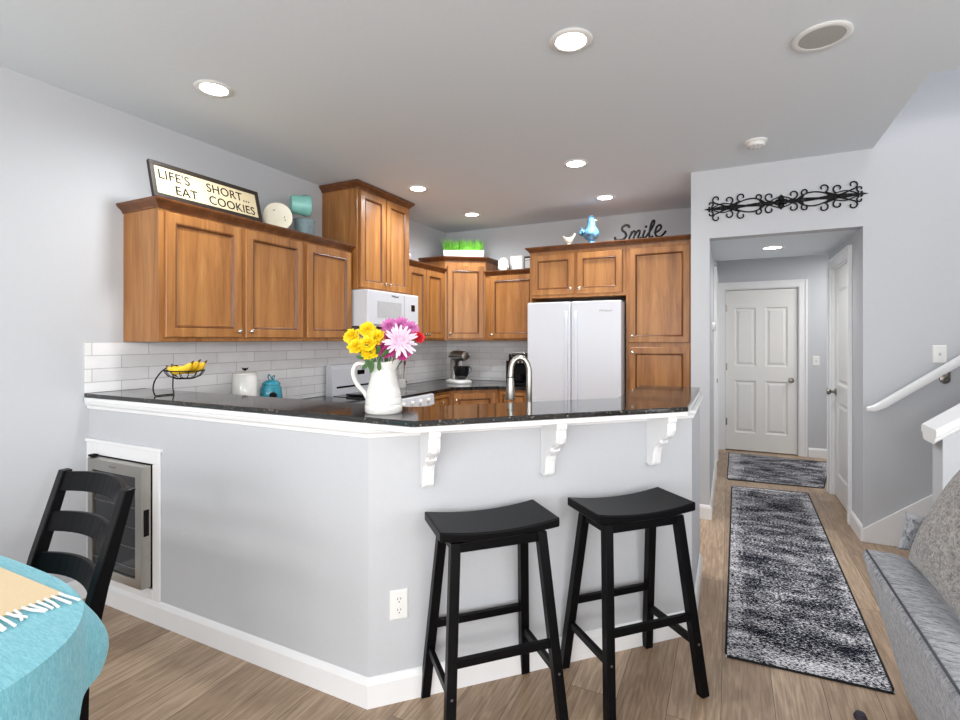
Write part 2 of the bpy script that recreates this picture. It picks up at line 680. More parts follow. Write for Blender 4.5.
def sweep(prof, path, z0=0.0):
    """profile [(out, z)] swept along a horizontal path with mitred corners; 'out' is to the right of travel"""
    mb = MB()
    P = [Vector((p[0], p[1])) for p in path]
    nrm = []
    for i in range(len(P) - 1):
        d = (P[i + 1] - P[i]).normalized()
        nrm.append(Vector((d.y, -d.x)))
    loops = []
    for i, p in enumerate(P):
        if i == 0:
            m = nrm[0]
        elif i == len(P) - 1:
            m = nrm[-1]
        else:
            m = nrm[i - 1] + nrm[i]
            m = m / max(0.2, m.dot(nrm[i]))
        loops.append([(p.x + m.x * o, p.y + m.y * o, z0 + z) for o, z in prof])
    mb.loft(loops)
    return mb


H = 2.74
YB, YO = 3.95, 2.803
CX0, CX1 = 3.037, 4.015

# ------------------------------------------------------------------ large structure
struct('floor', MB().box(-0.15, -5.1, -0.1, 8.0, 5.8, 0), M['floor'])
c = MB()
c.box(-0.12, -5.1, H, 4.07, 4.07, H + 0.3)
c.box(4.07, -5.1, H, 7.6, 1.69, H + 0.3)
struct('ceiling', c, M['ceil'])
struct('wall_left', MB().box(-0.12, -5.0, 0, 0, 4.07, H), M['wall'])
struct('wall_back', MB().box(0, YB, 0, 2.901, YB + 0.12, H), M['wall'])
# kitchen / hall partition, with a doorway in its hall side further back
hl = MB()
hl.box(2.901, YO, 0, CX0, 4.14, H)
hl.box(2.901, 4.14, 2.06, CX0, 4.90, H)
hl.box(2.901, 4.90, 0, CX0, 5.65, H)
struct('wall_hall_left', hl, M['wall'])
# wall with the hall opening, continuing beside the stairs and up the stairwell
wf = MB()
wf.box(CX0, YO, 2.205, CX1, YO + 0.12, H)
wf.box(CX1, YO, 0, 7.6, YO + 0.12, 5.2)
wf.box(CX0, YO, H, CX1, YO + 0.12, 5.2)
struct('wall_stairs', wf, M['wall'])
struct('ceiling_hall', MB().box(CX0, YO + 0.12, 2.205, CX1, 4.10, 2.40), M['ceil'])
struct('ceiling_rear_hall', MB().box(2.9, 4.10, 2.43, 5.4, 5.8, 2.55), M['ceil'])
hr = MB()
hr.box(CX1, YO + 0.12, 0, 4.13, 3.235, 2.43)
hr.box(CX1, 3.235, 2.05, 4.13, 4.005, 2.43)
hr.box(CX1, 4.005, 0, 4.13, 4.149, 2.43)
struct('wall_hall_right', hr, M['wall'])
ff = MB()
ff.box(2.9, 5.647, 0, 3.122, 5.767, 2.55)
ff.box(3.122, 5.647, 2.05, 3.934, 5.767, 2.55)
ff.box(3.934, 5.647, 0, 5.4, 5.767, 2.55)
ff.box(3.05, 5.768, 0, 4.0, 5.79, 2.2)  # unseen backing added behind the far door, blocks light leaking through its gaps
struct('wall_hall_end', ff, M['wall'])
struct('wall_hall_side', MB().box(5.28, 4.0, 0, 5.4, 5.65, 2.55), M['wall'])
struct('wall_closet', MB().box(4.13, 4.03, 0, 5.28, 4.149, 2.55), M['wall'])
# stairwell above the ceiling
up = MB()
up.box(3.95, 1.57, H + 0.3, 4.07, 2.803, 5.2)
up.box(4.07, 1.57, H + 0.3, 7.6, 1.69, 5.2)
up.box(7.6, 1.57, 0, 7.72, 2.92, 5.2)
struct('wall_stairwell', up, M['wall'])
struct('ceiling_stairwell', MB().box(3.95, 1.57, 5.2, 7.72, 2.92, 5.3), M['ceil'])
# living room walls behind and beside the viewpoint, with window openings
wb = MB()
for a, b_ in ((-0.12, 0.8), (3.4, 4.3), (6.9, 7.72)):
    wb.box(a, -5.12, 0, b_, -5.0, H)
for a, b_ in ((0.8, 3.4), (4.3, 6.9)):
    wb.box(a, -5.12, 0, b_, -5.0, 0.4)
    wb.box(a, -5.12, 2.3, b_, -5.0, H)
struct('wall_living_rear', wb, M['wall'])
wr = MB()
wr.box(7.6, -5.0, 0, 7.72, -2.1, H)
wr.box(7.6, 0.3, 0, 7.72, 1.57, H)
wr.box(7.6, -2.1, 0, 7.72, 0.3, 0.5)
wr.box(7.6, -2.1, 2.2, 7.72, 0.3, H)
struct('wall_right', wr, M['wall'])


def window_frame(name, x0, x1, y, z0, z1, rz=0.0, loc=(0, 0, 0)):
    fr = MB()
    t = 0.06
    fr.box(x0, -0.03, z0, x0 + t, 0.03, z1).box(x1 - t, -0.03, z0, x1, 0.03, z1)
    fr.box(x0 + t, -0.03, z0, x1 - t, 0.03, z0 + t).box(x0 + t, -0.03, z1 - t, x1 - t, 0.03, z1)
    xm = (x0 + x1) / 2
    fr.box(xm - 0.025, -0.02, z0 + t, xm + 0.025, 0.02, z1 - t)
    o = struct(name, fr, M['trim'])
    o.location = loc
    o.rotation_euler = (0, 0, rz)
    return o


window_frame('window_1', 0.8, 3.4, 0, 0.4, 2.3, loc=(0, -5.06, 0))
window_frame('window_2', 4.3, 6.9, 0, 0.4, 2.3, loc=(0, -5.06, 0))
window_frame('window_3', -1.2, 1.2, 0, 0.5, 2.2, rz=radians(90), loc=(7.66, -0.9, 0))

# stairs going up to the right, and the knee wall in front of them
st = MB()
for i in range(10):
    st.box(4.42 + 0.25 * i, 1.83, 0.0, 4.42 + 0.25 * (i + 1), YO - 0.016, 0.19 * (i + 1))
struct('floor_stairs', st, M['carpet'])
KX = 4.12
SL = 0.77
kw = MB()
kw.prism([(KX, 0), (7.0, 0), (7.0, 0.92 + SL * (7.0 - KX)), (KX, 0.92)], 'y', 1.69, 1.83)
struct('wall_knee', kw, M['wall'], bevel=0.002)
# cap of the knee wall: moulded board following the slope
cp = MB()
x0, x1 = KX - 0.035, 7.0
prof = [(1.69, 0.0), (1.675, 0.012), (1.67, 0.03), (1.65, 0.04), (1.65, 0.065), (1.66, 0.075), (1.86, 0.075), (1.87, 0.065), (1.87, 0.04), (1.85, 0.03), (1.845, 0.012), (1.83, 0.0)]
cp.loft([[(x, y, 0.92 + SL * (x - KX) + z) for y, z in prof] for x in (x0, x1)])
struct('trim_1', cp, M['trim'])
# stair skirt board on the wall
sk = MB()
sk.prism([(CX1, 0), (4.4, 0), (6.9, 1.9), (6.9, 0.093 + SL * (6.9 - CX1)), (CX1, 0.093)], 'y', YO - 0.015, YO)
struct('trim_2', sk, M['trim'], bevel=0.003)

# baseboards
BBP = [(0, 0), (0.015, 0), (0.015, 0.088), (0.011, 0.098), (0.006, 0.108), (0, 0.112)]


def baseboard(name, path, prof=BBP):
    return struct(name, sweep(prof, path), M['trim'])


A0, A1 = 1.926, 1.926      # half wall: X - Y on the 45 degree face
XE = 3.012                    # right face of the half wall
YE = 2.1
# half wall: ring shape following left segment, diagonal and return
T = 0.12
q = T * (sqrt(2) - 1)
outer = [(0, 0), (1.926, 0), (XE, XE - 1.926), (XE, 1.80)]
inner = [(XE - T, 1.80), (XE - T, XE - 1.926 + q), (1.926 - q, T), (0, T)]
HZ = 1.073
CDX0, CDX1, CDZ0, CDZ1 = 0.085, 0.59, 0.165, 0.79
hw = MB()
hw.prism([(CDX1, 0), (1.926, 0), (XE, XE - 1.926), (XE, 1.80)] + inner[:3] + [(CDX1, T)], 'z', 0, HZ)
hw.box(0, 0, 0, CDX0, T, HZ)
hw.box(CDX0, 0, 0, CDX1, T, CDZ0)
hw.box(CDX0, 0, CDZ1, CDX1, T, HZ)
struct('wall_peninsula', hw, M['wall'])
# trim under the counter
UPR = [(0, 0), (0.012, 0.004), (0.016, 0.022), (0.03, 0.034), (0.034, 0.045), (0.034, 0.054), (0, 0.054)]
UPR = [(a * 0.6, b * 0.75) for a, b in UPR]
struct('trim_3', sweep([(o, z * 1.0) for o, z in UPR], [(0.0, 0), (1.926, 0), (XE, XE - 1.926), (XE, 1.80)], HZ - 0.041), M['trim'])
baseboard('baseboard_peninsula', [(0.64, 0), (1.926, 0), (XE, XE - 1.926), (XE, 1.80)])
baseboard('baseboard_cooler', [(0.0, -0.0), (0.64, 0)])
baseboard('baseboard_left', [(0, -5.0), (0, -0.016)])
baseboard('baseboard_hall_left', [(2.901, YO), (CX0, YO), (CX0, 4.03)])
baseboard('baseboard_hall_right', [(CX1, 3.15), (CX1, YO + 0.0)][::1])
baseboard('baseboard_hall_end', [(4.03, 5.647), (5.28, 5.647)])
baseboard('baseboard_hall_corner', [(5.28, 4.149), (CX1, 4.149), (CX1, 4.10)])

# ------------------------------------------------------------------ doors
def casing(name, x0, x1, z1, w=0.085, t=0.018):
    m = MB()
    pr = lambda a, b, c, d: m.box(a, -t, c, b, 0, d)
    pr(x0 - w, x0, 0, z1 + w)
    pr(x1, x1 + w, 0, z1 + w)
    pr(x0, x1, z1, z1 + w)
    # raised back band
    m.box(x0 - w, -t - 0.008, 0, x0 - w + 0.022, -t, z1 + w)
    m.box(x1 + w - 0.022, -t - 0.008, 0, x1 + w, -t, z1 + w)
    m.box(x0 - w + 0.022, -t - 0.008, z1 + w - 0.022, x1 + w - 0.022, -t, z1 + w)
    # jambs
    m.box(x0, 0.0, 0, x0 + 0.012, 0.11, z1)
    m.box(x1 - 0.012, 0.0, 0, x1, 0.11, z1)
    m.box(x0 + 0.012, 0.0, z1 - 0.012, x1 - 0.012, 0.11, z1)
    return struct(name, m, M['trim'], bevel=0.002)


def panel_door(name, W, Hd, panels, arched=False, inset=0.02):
    """slab whose front is at y=0 with moulded sunk panels"""
    root = MB()
    t = 0.035
    xs = sorted({0, W} | {p[0] for p in panels} | {p[1] for p in panels})
    zs = sorted({0, Hd} | {p[2] for p in panels} | {p[3] for p in panels})
    def inside(a, b, c_, d):
        return any(p[0] <= a and b <= p[1] and p[2] <= c_ and d <= p[3] for p in panels)
    for a, b in zip(xs, xs[1:]):
        for c_, d in zip(zs, zs[1:]):
            if inside(a, b, c_, d):
                continue
            root.box(a, 0, c_, b, t, d)
    for p in panels:
        w_, h_ = p[1] - p[0], p[3] - p[2]
        root.rings(w_, h_, [(0, t), (0, 0.0), (0.006, 0.004), (0.016, 0.011), (0.028, 0.011), (0.05, 0.003), (0.052, 0.003)], p[0], p[2])
    return struct(name, root, M['door'])


def knob_set(parent, x, z, side=-1):
    k = MB()
    k.lathe([(0.0, 0), (0.032, 0), (0.032, -0.006), (0.012, -0.012), (0.011, -0.035), (0.022, -0.042), (0.028, -0.055), (0.024, -0.068), (0.0, -0.072)], 20, (x, 0, z), 'y')
    return k.build('door_knob', M['nickel'], parent, smooth=True, label='satin nickel knob')


def hinges(parent, x, zs):
    for z in zs:
        h_ = MB()
        h_.lathe([(0.007, -0.045), (0.007, 0.045)], 10, (x, -0.006, z))
        h_.box(x - 0.016, -0.003, z - 0.045, x + 0.016, 0.001, z + 0.045)
        h_.build('hinge', M['nickel'], parent, smooth=True, label='satin nickel hinge')


# far entry door, six panels
W1 = 3.934 - 3.122 - 0.03
pw = 0.24
px = [(0.10, 0.10 + pw), (W1 - 0.10 - pw, W1 - 0.10)]
d1 = panel_door('door_1', W1, 2.02, [(a, b, z0, z1) for a, b in px for z0, z1 in ((0.22, 0.88), (1.06, 1.80))])
d1.location = (3.122 + 0.015, 5.665, 0.012)
casing('trim_4', 3.122, 3.934, 2.05).location = (0, 5.647, 0)
knob_set(d1, W1 - 0.065, 0.90)
hinges(d1, 0.0, (0.35, 1.05, 1.80))
# hall right door, two panels with arched top panel; local x runs towards -Y
d2 = panel_door('door_2', 0.74, 2.03, [(0.12, 0.62, 0.2, 0.85), (0.12, 0.62, 1.0, 1.84)])
d2.location = (CX1 + 0.02, 3.99, 0.012)
d2.rotation_euler = (0, 0, radians(-90))
knob_set(d2, 0.06, 0.93)
hinges(d2, 0.74, (0.35, 1.1, 1.85))
c2 = casing('trim_5', 0.0, 0.77, 2.05)
c2.location = (CX1, 4.005, 0)
c2.rotation_euler = (0, 0, radians(-90))
# hall left door; local x runs towards +Y
d3 = panel_door('door_3', 0.73, 2.04, [(0.11, 0.33, 0.22, 0.88), (0.40, 0.62, 0.22, 0.88), (0.11, 0.33, 1.06, 1.8), (0.40, 0.62, 1.06, 1.8)])
d3.location = (CX0 - 0.05, 4.155, 0.012)
d3.rotation_euler = (0, 0, radians(90))
knob_set(d3, 0.67, 0.93)
c3 = casing('trim_6', 0.0, 0.76, 2.06)
c3.location = (CX0, 4.14, 0)
c3.rotation_euler = (0, 0, radians(90))

# backsplash tile
bs = MB().box(0, -0.022, 0.92, 0.01, YB - 0.01, 1.40)
t1 = struct('wall_tile_left', MB().box(0, -0.022, 1.1195, 0.01, 0.302, 1.397).box(0, 0.302, 0.925, 0.01, YB - 0.012, 1.397), M['tileL'])
t2 = struct('wall_tile_back', MB().box(0.0, YB - 0.01, 0.925, 1.37, YB, 1.397), M['tileB'])

# ------------------------------------------------------------------ cabinets
def door_leaf(parent, x, z, W, Hh, y, knob=None, name='door', flat=False):
    """cabinet door: front frame, bead and flat recessed panel"""
    d = MB()
    f = 0.058 if min(W, Hh) > 0.2 else 0.03
    d.rings(W, Hh, [(0, 0), (0, -0.016), (0.004, -0.02), (f - 0.006, -0.02), (f, -0.017), (f + 0.004, -0.010), (f + 0.012, -0.0085), (f + 0.014, -0.008)])
    dd = d.build(name, M['wood'], parent, loc=(x, y, z))
    # darker moulded bead around the panel
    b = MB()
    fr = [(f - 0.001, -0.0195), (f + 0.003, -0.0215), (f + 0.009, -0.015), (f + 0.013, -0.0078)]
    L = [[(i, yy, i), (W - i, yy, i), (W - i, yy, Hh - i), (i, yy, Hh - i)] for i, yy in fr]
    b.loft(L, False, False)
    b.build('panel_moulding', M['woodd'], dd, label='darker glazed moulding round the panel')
    if knob:
        k = MB()
        k.lathe([(0.0, 0), (0.008, 0), (0.006, -0.008), (0.008, -0.014), (0.0145, -0.019), (0.015, -0.025), (0.01, -0.03), (0.0, -0.031)], 14, (knob[0], -0.02, knob[1]), 'y')
        k.build('knob', M['knob'], dd, smooth=True, label='brushed nickel knob')
    return dd


CROWN = [(0, 0), (0.006, 0), (0.008, 0.010), (0.020, 0.022), (0.034, 0.034), (0.040, 0.044), (0.040, 0.052), (0, 0.052)]


def cabinet(label, loc, rz, W, D, Hc, doors, crown=None, group=None, name='wall_cabinet', crh=1.0, drawers=(), toe=False):
    r = thing(name, label, 'cabinet', loc, rz, group)
    b = MB()
    if toe:
        b.box(0, -D, 0.10, W, 0, Hc)
        b.box(0.0, -D + 0.06, 0, W, 0, 0.10)
    else:
        b.box(0, -D, 0, W, 0, Hc)
    b.build('body', M['wood'], r, bevel=0.0015)
    if crown:
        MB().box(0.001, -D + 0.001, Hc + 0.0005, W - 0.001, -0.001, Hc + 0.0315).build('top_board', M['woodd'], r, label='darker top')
    for (x, z, w_, h_, k) in doors:
        door_leaf(r, x, z, w_, h_, -D, k)
    for (x, z, w_, h_, k) in drawers:
        door_leaf(r, x, z, w_, h_, -D, k, name='drawer')
    if crown:
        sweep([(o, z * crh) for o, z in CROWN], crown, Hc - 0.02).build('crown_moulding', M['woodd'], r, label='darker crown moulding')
    return r


R90 = radians(90)
GU = 'upper kitchen cabinets'
# left wall run (local x -> +Y, front faces +X)
g = 0.003
# left double cabinet  Y 0.187..1.25
Wd = 1.07
cabinet('double-door honey wood wall cabinet on left wall, under the cookies sign', (0.002, 0.177, 1.40), R90, Wd, 0.33, 0.765,
        [(0.030, 0.025, 0.493, 0.705, (0.493 - 0.03, 0.04)), (0.553, 0.025, 0.497, 0.705, (0.03, 0.04))],
        crown=[(0, 0), (0, -0.33), (Wd, -0.33)], group=GU)
W3 = 1.786 - 0.177 - Wd - 0.002
cabinet('single-door honey wood wall cabinet between double cabinet and microwave', (0.002, 0.177 + Wd + 0.001, 1.40), R90, W3, 0.33, 0.765,
        [(0.022, 0.025, 0.488, 0.705, (0.488 - 0.03, 0.04))],
        crown=[(0, -0.33), (W3, -0.33)], group=GU)
Wt = 0.775
cabinet('tallest double-door wood cabinet reaching the ceiling above the microwave', (0.002, 1.788, 1.835), R90, Wt, 0.38, 0.865,
        [(0.03, 0.02, 0.35, 0.815, (0.32, 0.05)), (0.39, 0.02, 0.35, 0.815, (0.03, 0.05))],
        crown=[(0, 0), (0, -0.38), (Wt, -0.38), (Wt, 0)], group=GU, crh=1.05)
Ws = 3.343 - 2.566
cabinet('narrow two-door wood wall cabinet right of the microwave', (0.002, 2.566, 1.40), R90, Ws, 0.33, 0.765,
        [(0.03, 0.02, 0.33, 0.715, (0.30, 0.045)), (0.367, 0.02, 0.35, 0.715, (0.03, 0.045))],
        crown=[(0, -0.33), (Ws - 0.012, -0.33)], group=GU)
# diagonal corner cabinet
cc = thing('corner_cabinet', 'diagonal corner wood wall cabinet carrying the grass planter', 'cabinet', (0, 0, 1.40), 0, GU)
cpts = [(0.002, 3.345), (0.33, 3.345), (0.70, 3.62), (0.70, YB - 0.002), (0.002, YB - 0.002)]
MB().prism(cpts, 'z', 0, 0.905).build('body', M['wood'], cc, bevel=0.0015)
MB().prism([(0.003, 3.346), (0.329, 3.346), (0.699, 3.622), (0.699, YB - 0.003), (0.003, YB - 0.003)], 'z', 0.9055, 0.9365).build('top_board', M['woodd'], cc, label='darker top')
sweep(CROWN, [(0.002, 3.345), (0.33, 3.345), (0.70, 3.62), (0.70, YB - 0.002)], 0.885).build('crown_moulding', M['woodd'], cc, label='darker crown moulding')
dv = Vector((0.70 - 0.33, 3.62 - 3.345, 0))
ang = atan2(dv.y, dv.x)
hold = door_leaf(cc, 0, 0.02, dv.length - 0.05, 0.815, 0, (0.03, 0.05))
hold.location = Vector((0.33, 3.345, 0.02)) + dv.normalized() * 0.025 + Vector((sin(ang), -cos(ang), 0)) * 0.001
hold.rotation_euler = (0, 0, ang)
# back wall
Wb = 1.336 - 0.703
cabinet('single-door wood wall cabinet left of the refrigerator', (0.703, YB - 0.002, 1.40), 0, Wb, 0.33, 0.745,
        [(0.06, 0.02, Wb - 0.10, 0.70, (0.03, 0.045))], crown=[(0, -0.33), (Wb, -0.33)], group=GU)
Wf = 2.30 - 1.339
fc = cabinet('short double-door wood cabinet above the refrigerator', (1.339, YB - 0.002, 1.83), 0, Wf, 0.61, 0.485,
             [(0.03, 0.03, 0.435, 0.40, (0.405, 0.05)), (0.495, 0.03, 0.435, 0.40, (0.03, 0.05))],
             crown=[(0, 0), (0, -0.61), (Wf, -0.61)], group=GU)
Wp = 2.90 - 2.302
pc = cabinet('tall wood pantry cabinet between refrigerator and hall wall', (2.302, YB - 0.002, 0), 0, Wp, 0.61, 2.315,
             [(0.03, 1.385, Wp - 0.07, 0.875, (0.035, 0.06)), (0.03, 0.12, Wp - 0.07, 1.22, (0.035, 1.17))],
             crown=[(0, -0.61), (Wp, -0.61)], name='pantry_cabinet', toe=True)
# refrigerator side panel
tag(MB().box(1.341, YB - 0.612, 0, 1.356, YB - 0.002, 1.829).build('side_panel', M['wood']), 'wood end panel beside the refrigerator, left side', 'panel')

# base cabinets
GB = 'base kitchen cabinets'
cabinet('wood base cabinet against left tiled wall, left of the stove', (0.002, 0.70, 0), R90, 1.792 - 0.70, 0.60, 0.885,
        [(0.03, 0.13, 0.50, 0.56, (0.47, 0.5)), (0.56, 0.13, 0.50, 0.56, (0.03, 0.5))], group=GB, name='base_cabinet',
        drawers=[(0.03, 0.71, 0.50, 0.15, (0.25, 0.075)), (0.56, 0.71, 0.50, 0.15, (0.25, 0.075))], toe=True)
wl = 2.98 - 2.562
cabinet('narrow wood base cabinet right of the stove', (0.002, 2.562, 0), R90, wl, 0.60, 0.885,
        [(0.03, 0.13, wl - 0.06, 0.56, (0.03, 0.5))], group=GB, name='base_cabinet',
        drawers=[(0.03, 0.71, wl - 0.06, 0.15, (wl / 2 - 0.03, 0.075))], toe=True)
# diagonal corner base
cb = thing('corner_base_cabinet', 'wood corner base cabinet under the stand mixer', 'cabinet', (0, 0, 0), 0, GB)
cp2 = [(0.002, 2.984), (0.60, 2.984), (0.97, 3.348), (0.97, YB - 0.002), (0.002, YB - 0.002)]
MB().prism(cp2, 'z', 0.10, 0.885).build('body', M['wood'], cb, bevel=0.0015)
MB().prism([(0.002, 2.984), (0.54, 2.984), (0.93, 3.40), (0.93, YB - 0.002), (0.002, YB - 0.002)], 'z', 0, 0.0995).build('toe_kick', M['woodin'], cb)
dv = Vector((0.37, 0.364, 0))
a2 = atan2(dv.y, dv.x)
dl = door_leaf(cb, 0, 0, dv.length - 0.06, 0.72, 0, (0.03, 0.66))
dl.location = Vector((0.60, 2.984, 0.13)) + dv.normalized() * 0.03
dl.rotation_euler = (0, 0, a2)
wk = 1.338 - 0.974
cabinet('wood base cabinet with drawer under the coffee maker', (0.974, YB - 0.002, 0), 0, wk, 0.60, 0.885,
        [(0.03, 0.13, wk - 0.06, 0.56, (0.03, 0.5))], group=GB, name='base_cabinet',
        drawers=[(0.03, 0.71, wk - 0.06, 0.15, (wk / 2 - 0.03, 0.075))], toe=True)
# lower sink run behind the half wall: base body + granite
sb = MB()
so = [(0.66, T + 0.004), (1.926 - q - 0.004, T + 0.004), (XE - T - 0.004, XE - 1.926 + q + 0.004), (XE - T - 0.004, 1.78), (XE - T - 0.60, 1.78), (XE - T - 0.60, 1.45), (1.70, 0.72), (0.66, 0.72)]
tag(sb.prism(so, 'z', 0.0, 0.885).build('sink_base_cabinet', M['wood']), 'wood sink base cabinet behind the grey half wall', 'cabinet')

# ------------------------------------------------------------------ granite counters
GT = 1.096
bt = MB()
oB = 2.177      # X - Y of the front edge on the diagonal
yF = -0.024
iD = 1.62
XB = 2.66
bt.prism([(0.0005, yF), (oB + yF, yF), (XE + 0.0, XE - oB), (XE + 0.0, 1.835), (XB, 1.835), (XB, XB - iD), (0.30 + iD, 0.30), (0.0005, 0.30)], 'z', GT, GT + 0.022)
tag(bt.build('bar_countertop', M['granite'], bevel=0.004), 'raised black granite bar top on the grey half wall', 'countertop')
lc = MB()
lc.prism([(0.011, T + 0.003)] + [(1.926 - q - 0.003, T + 0.003), (XE - T - 0.003, XE - 1.926 + q + 0.003), (XE - T - 0.003, 1.79), (XE - T - 0.63, 1.79), (XE - T - 0.63, 1.46), (1.69, 0.75), (0.635, 0.75), (0.635, 1.794), (0.011, 1.794)], 'z', 0.888, 0.92)
tag(lc.build('lower_countertop', M['granite'], bevel=0.003), 'lower black granite countertop behind the bar and left of stove', 'countertop')
lk = MB()
lk.prism([(0.011, 2.562), (0.635, 2.562), (0.635, 2.975), (0.985, 3.318), (1.339, 3.318), (1.339, YB - 0.011), (0.011, YB - 0.011)], 'z', 0.888, 0.92)
tag(lk.build('corner_countertop', M['granite'], bevel=0.003), 'black granite countertop in the corner under mixer and coffee maker', 'countertop')

sb2 = MB()
sb2.prism([(0.012, yF + 0.004 - 0.01), (oB + yF - 0.012, yF + 0.004 - 0.01), (XE - 0.002, XE - oB + 0.012), (XE - 0.002, 1.831), (XB + 0.05, 1.831), (XB + 0.05, XB - iD - 0.05), (0.35 + iD, 0.29), (0.012, 0.29)], 'z', GT - 0.0225, GT - 0.0005)
struct('trim_8', sb2, M['trim'], bevel=0.004)
# corbels under the bar
def corbel(label, x, first=[None]):
    y = x - 1.926
    if first[0]:
        return dup(first[0], (x, y, GT - 0.0230), label=label)
    r = thing('corbel', label, 'corbel', (x, y, GT - 0.0230), radians(45), 'white corbels under the bar top')
    # profile in local (depth = -y, z): scroll
    pts = [(0, 0), (0.155, 0), (0.155, -0.022), (0.148, -0.03), (0.150, -0.06), (0.140, -0.082), (0.118, -0.098), (0.100, -0.108), (0.096, -0.118), (0.098, -0.124), (0.082, -0.130), (0.062, -0.148), (0.052, -0.175), (0.048, -0.205), (0.046, -0.228), (0.036, -0.240), (0.018, -0.242), (0, -0.236)]
    b = MB()
    b.prism([(-a, z) for a, z in pts], 'x', -0.023, 0.023)
    b.build('bracket', M['trim'], r, bevel=0.003)
    in_ = [(0.0, -0.002), (0.158, -0.002), (0.158, -0.020), (0.152, -0.03), (0.154, -0.06), (0.144, -0.085), (0.121, -0.102), (0.104, -0.111), (0.086, -0.133), (0.066, -0.150), (0.056, -0.176), (0.052, -0.206), (0.049, -0.226), (0.0, -0.228)]
    rr = MB()
    rr.prism([(-a, z) for a, z in in_], 'x', -0.011, 0.011)
    rr.build('centre_rib', M['trim'], r, bevel=0.002)
    first[0] = r
    return r


corbel('white scrolled corbel left of the left bar stool', 2.085)
corbel('white scrolled corbel between the two bar stools', 2.458)
corbel('white scrolled corbel nearest the hall, right of the other two', 2.842)

# ------------------------------------------------------------------ ceiling fixtures
def downlight(label, x, y, first=[None], z=H, power=52):
    sp = bpy.data.lights.new('downlight_lamp', 'SPOT')
    sp.energy = power
    sp.spot_size = radians(172)
    sp.spot_blend = 1.0
    sp.shadow_soft_size = 0.06
    sp.color = (0.97, 0.99, 1.0)
    so_ = bpy.data.objects.new('downlight_lamp', sp)
    so_.location = (x, y, z - 0.03)
    COL.objects.link(so_)
    if first[0]:
        return dup(first[0], (x, y, z), label=label)
    r = thing('recessed_light', label, 'ceiling light', (x, y, z), 0, 'round recessed ceiling lights')
    MB().lathe([(0.066, -0.001), (0.092, -0.001), (0.095, -0.004), (0.090, -0.008), (0.070, -0.010), (0.066, -0.007), (0.066, -0.001)], 36, cap=False).build('trim_ring', M['whitep'], r, smooth=True)
    MB().lathe([(0.0, -0.0015), (0.066, -0.0015), (0.064, -0.006), (0.0, -0.010)], 36, cap=False).build('lens', M['bulb'], r, smooth=True, label='glowing round lens')
    first[0] = r
    return r


downlight('lit recessed ceiling light above the cookies sign, nearest the left wall', 0.732, 0.222)
downlight('largest lit recessed ceiling light, in front of the bar', 2.544, 0.631)
downlight('lit recessed ceiling light beside the tallest cabinet', 0.724, 2.193)
downlight('lit recessed ceiling light over the corner with the grass planter', 0.729, 3.225)
downlight('lit recessed ceiling light at mid kitchen, in front of the refrigerator', 2.139, 2.182)
downlight('lit recessed ceiling light just above the blue rooster', 2.135, 3.198)
downlight('lit round light in the lowered hall ceiling', 3.508, 3.45, z=2.205, power=20)

sp = thing('ceiling_speaker', 'round flush white ceiling speaker with grey grille, unlit', 'speaker', (3.537, 1.085, H))
MB().lathe([(0.088, -0.001), (0.112, -0.001), (0.114, -0.006), (0.105, -0.011), (0.088, -0.009), (0.088, -0.001)], 40, cap=False).build('trim_ring', M['whitep'], sp, smooth=True)
MB().lathe([(0, -0.001), (0.088, -0.001), (0.086, -0.008), (0, -0.010)], 40, cap=False).build('grille', M['speck'], sp, smooth=True, label='grey speaker grille')
sd = thing('smoke_detector', 'round white smoke detector on the ceiling above the hall opening', 'smoke detector', (3.335, 2.296, H))
MB().lathe([(0, 0), (0.066, 0), (0.068, -0.010), (0.060, -0.016), (0.0, -0.016)], 32).build('base', M['whitep'], sd, smooth=True)
MB().lathe([(0, -0.0165), (0.053, -0.0165), (0.056, -0.024), (0.050, -0.036), (0.030, -0.043), (0, -0.044)], 32).build('cover', M['whitep'], sd, smooth=True)
ve = MB()
for k in range(10):
    a = 2 * pi * k / 10
    ve.box(0.035, -0.006, -0.0425, 0.05, 0.006, -0.034)
    ve.bm.verts.ensure_lookup_table()
    bmesh.ops.rotate(ve.bm, verts=ve.bm.verts[-8:], cent=(0, 0, 0), matrix=Matrix.Rotation(a, 3, 'Z'))
ve.build('vent', M['greyp'], sd, label='grey vent slots')

# ------------------------------------------------------------------ appliances
# microwave
mw = thing('microwave', 'white over-the-range microwave under the tallest cabinet', 'microwave', (0.0105, 1.796, 1.525), R90)
MB().box(0, -0.445, 0, 0.765, 0, 0.306).build('body', M['white'], mw, bevel=0.004)
MB().box(0.0, -0.48, 0.012, 0.765, -0.446, 0.304).build('door', M['white'], mw, bevel=0.008)
mwd = mw
MB().box(0.13, -0.4815, 0.075, 0.48, -0.4795, 0.215).build('window', M['greyp'], mw, label='grey mesh window')
MB().box(0.64, -0.4815, 0.15, 0.70, -0.4795, 0.21).build('display', M['blackgl'], mw, label='small black display')
MB().box(0.52, -0.4815, 0.03, 0.535, -0.479, 0.285).build('handle_groove', M['greyp'], mw)
text_mesh('Whirlpool', 0.026, 0.0005, 'badge', M['ink'], mw, (0.33, -0.4808, 0.262), (R90, 0, 0), label='small dark maker badge')
MB().box(0.03, -0.37, -0.006, 0.735, -0.05, -0.0005).build('grease_filter', M['woodin'], mw, label='dark underside filter')

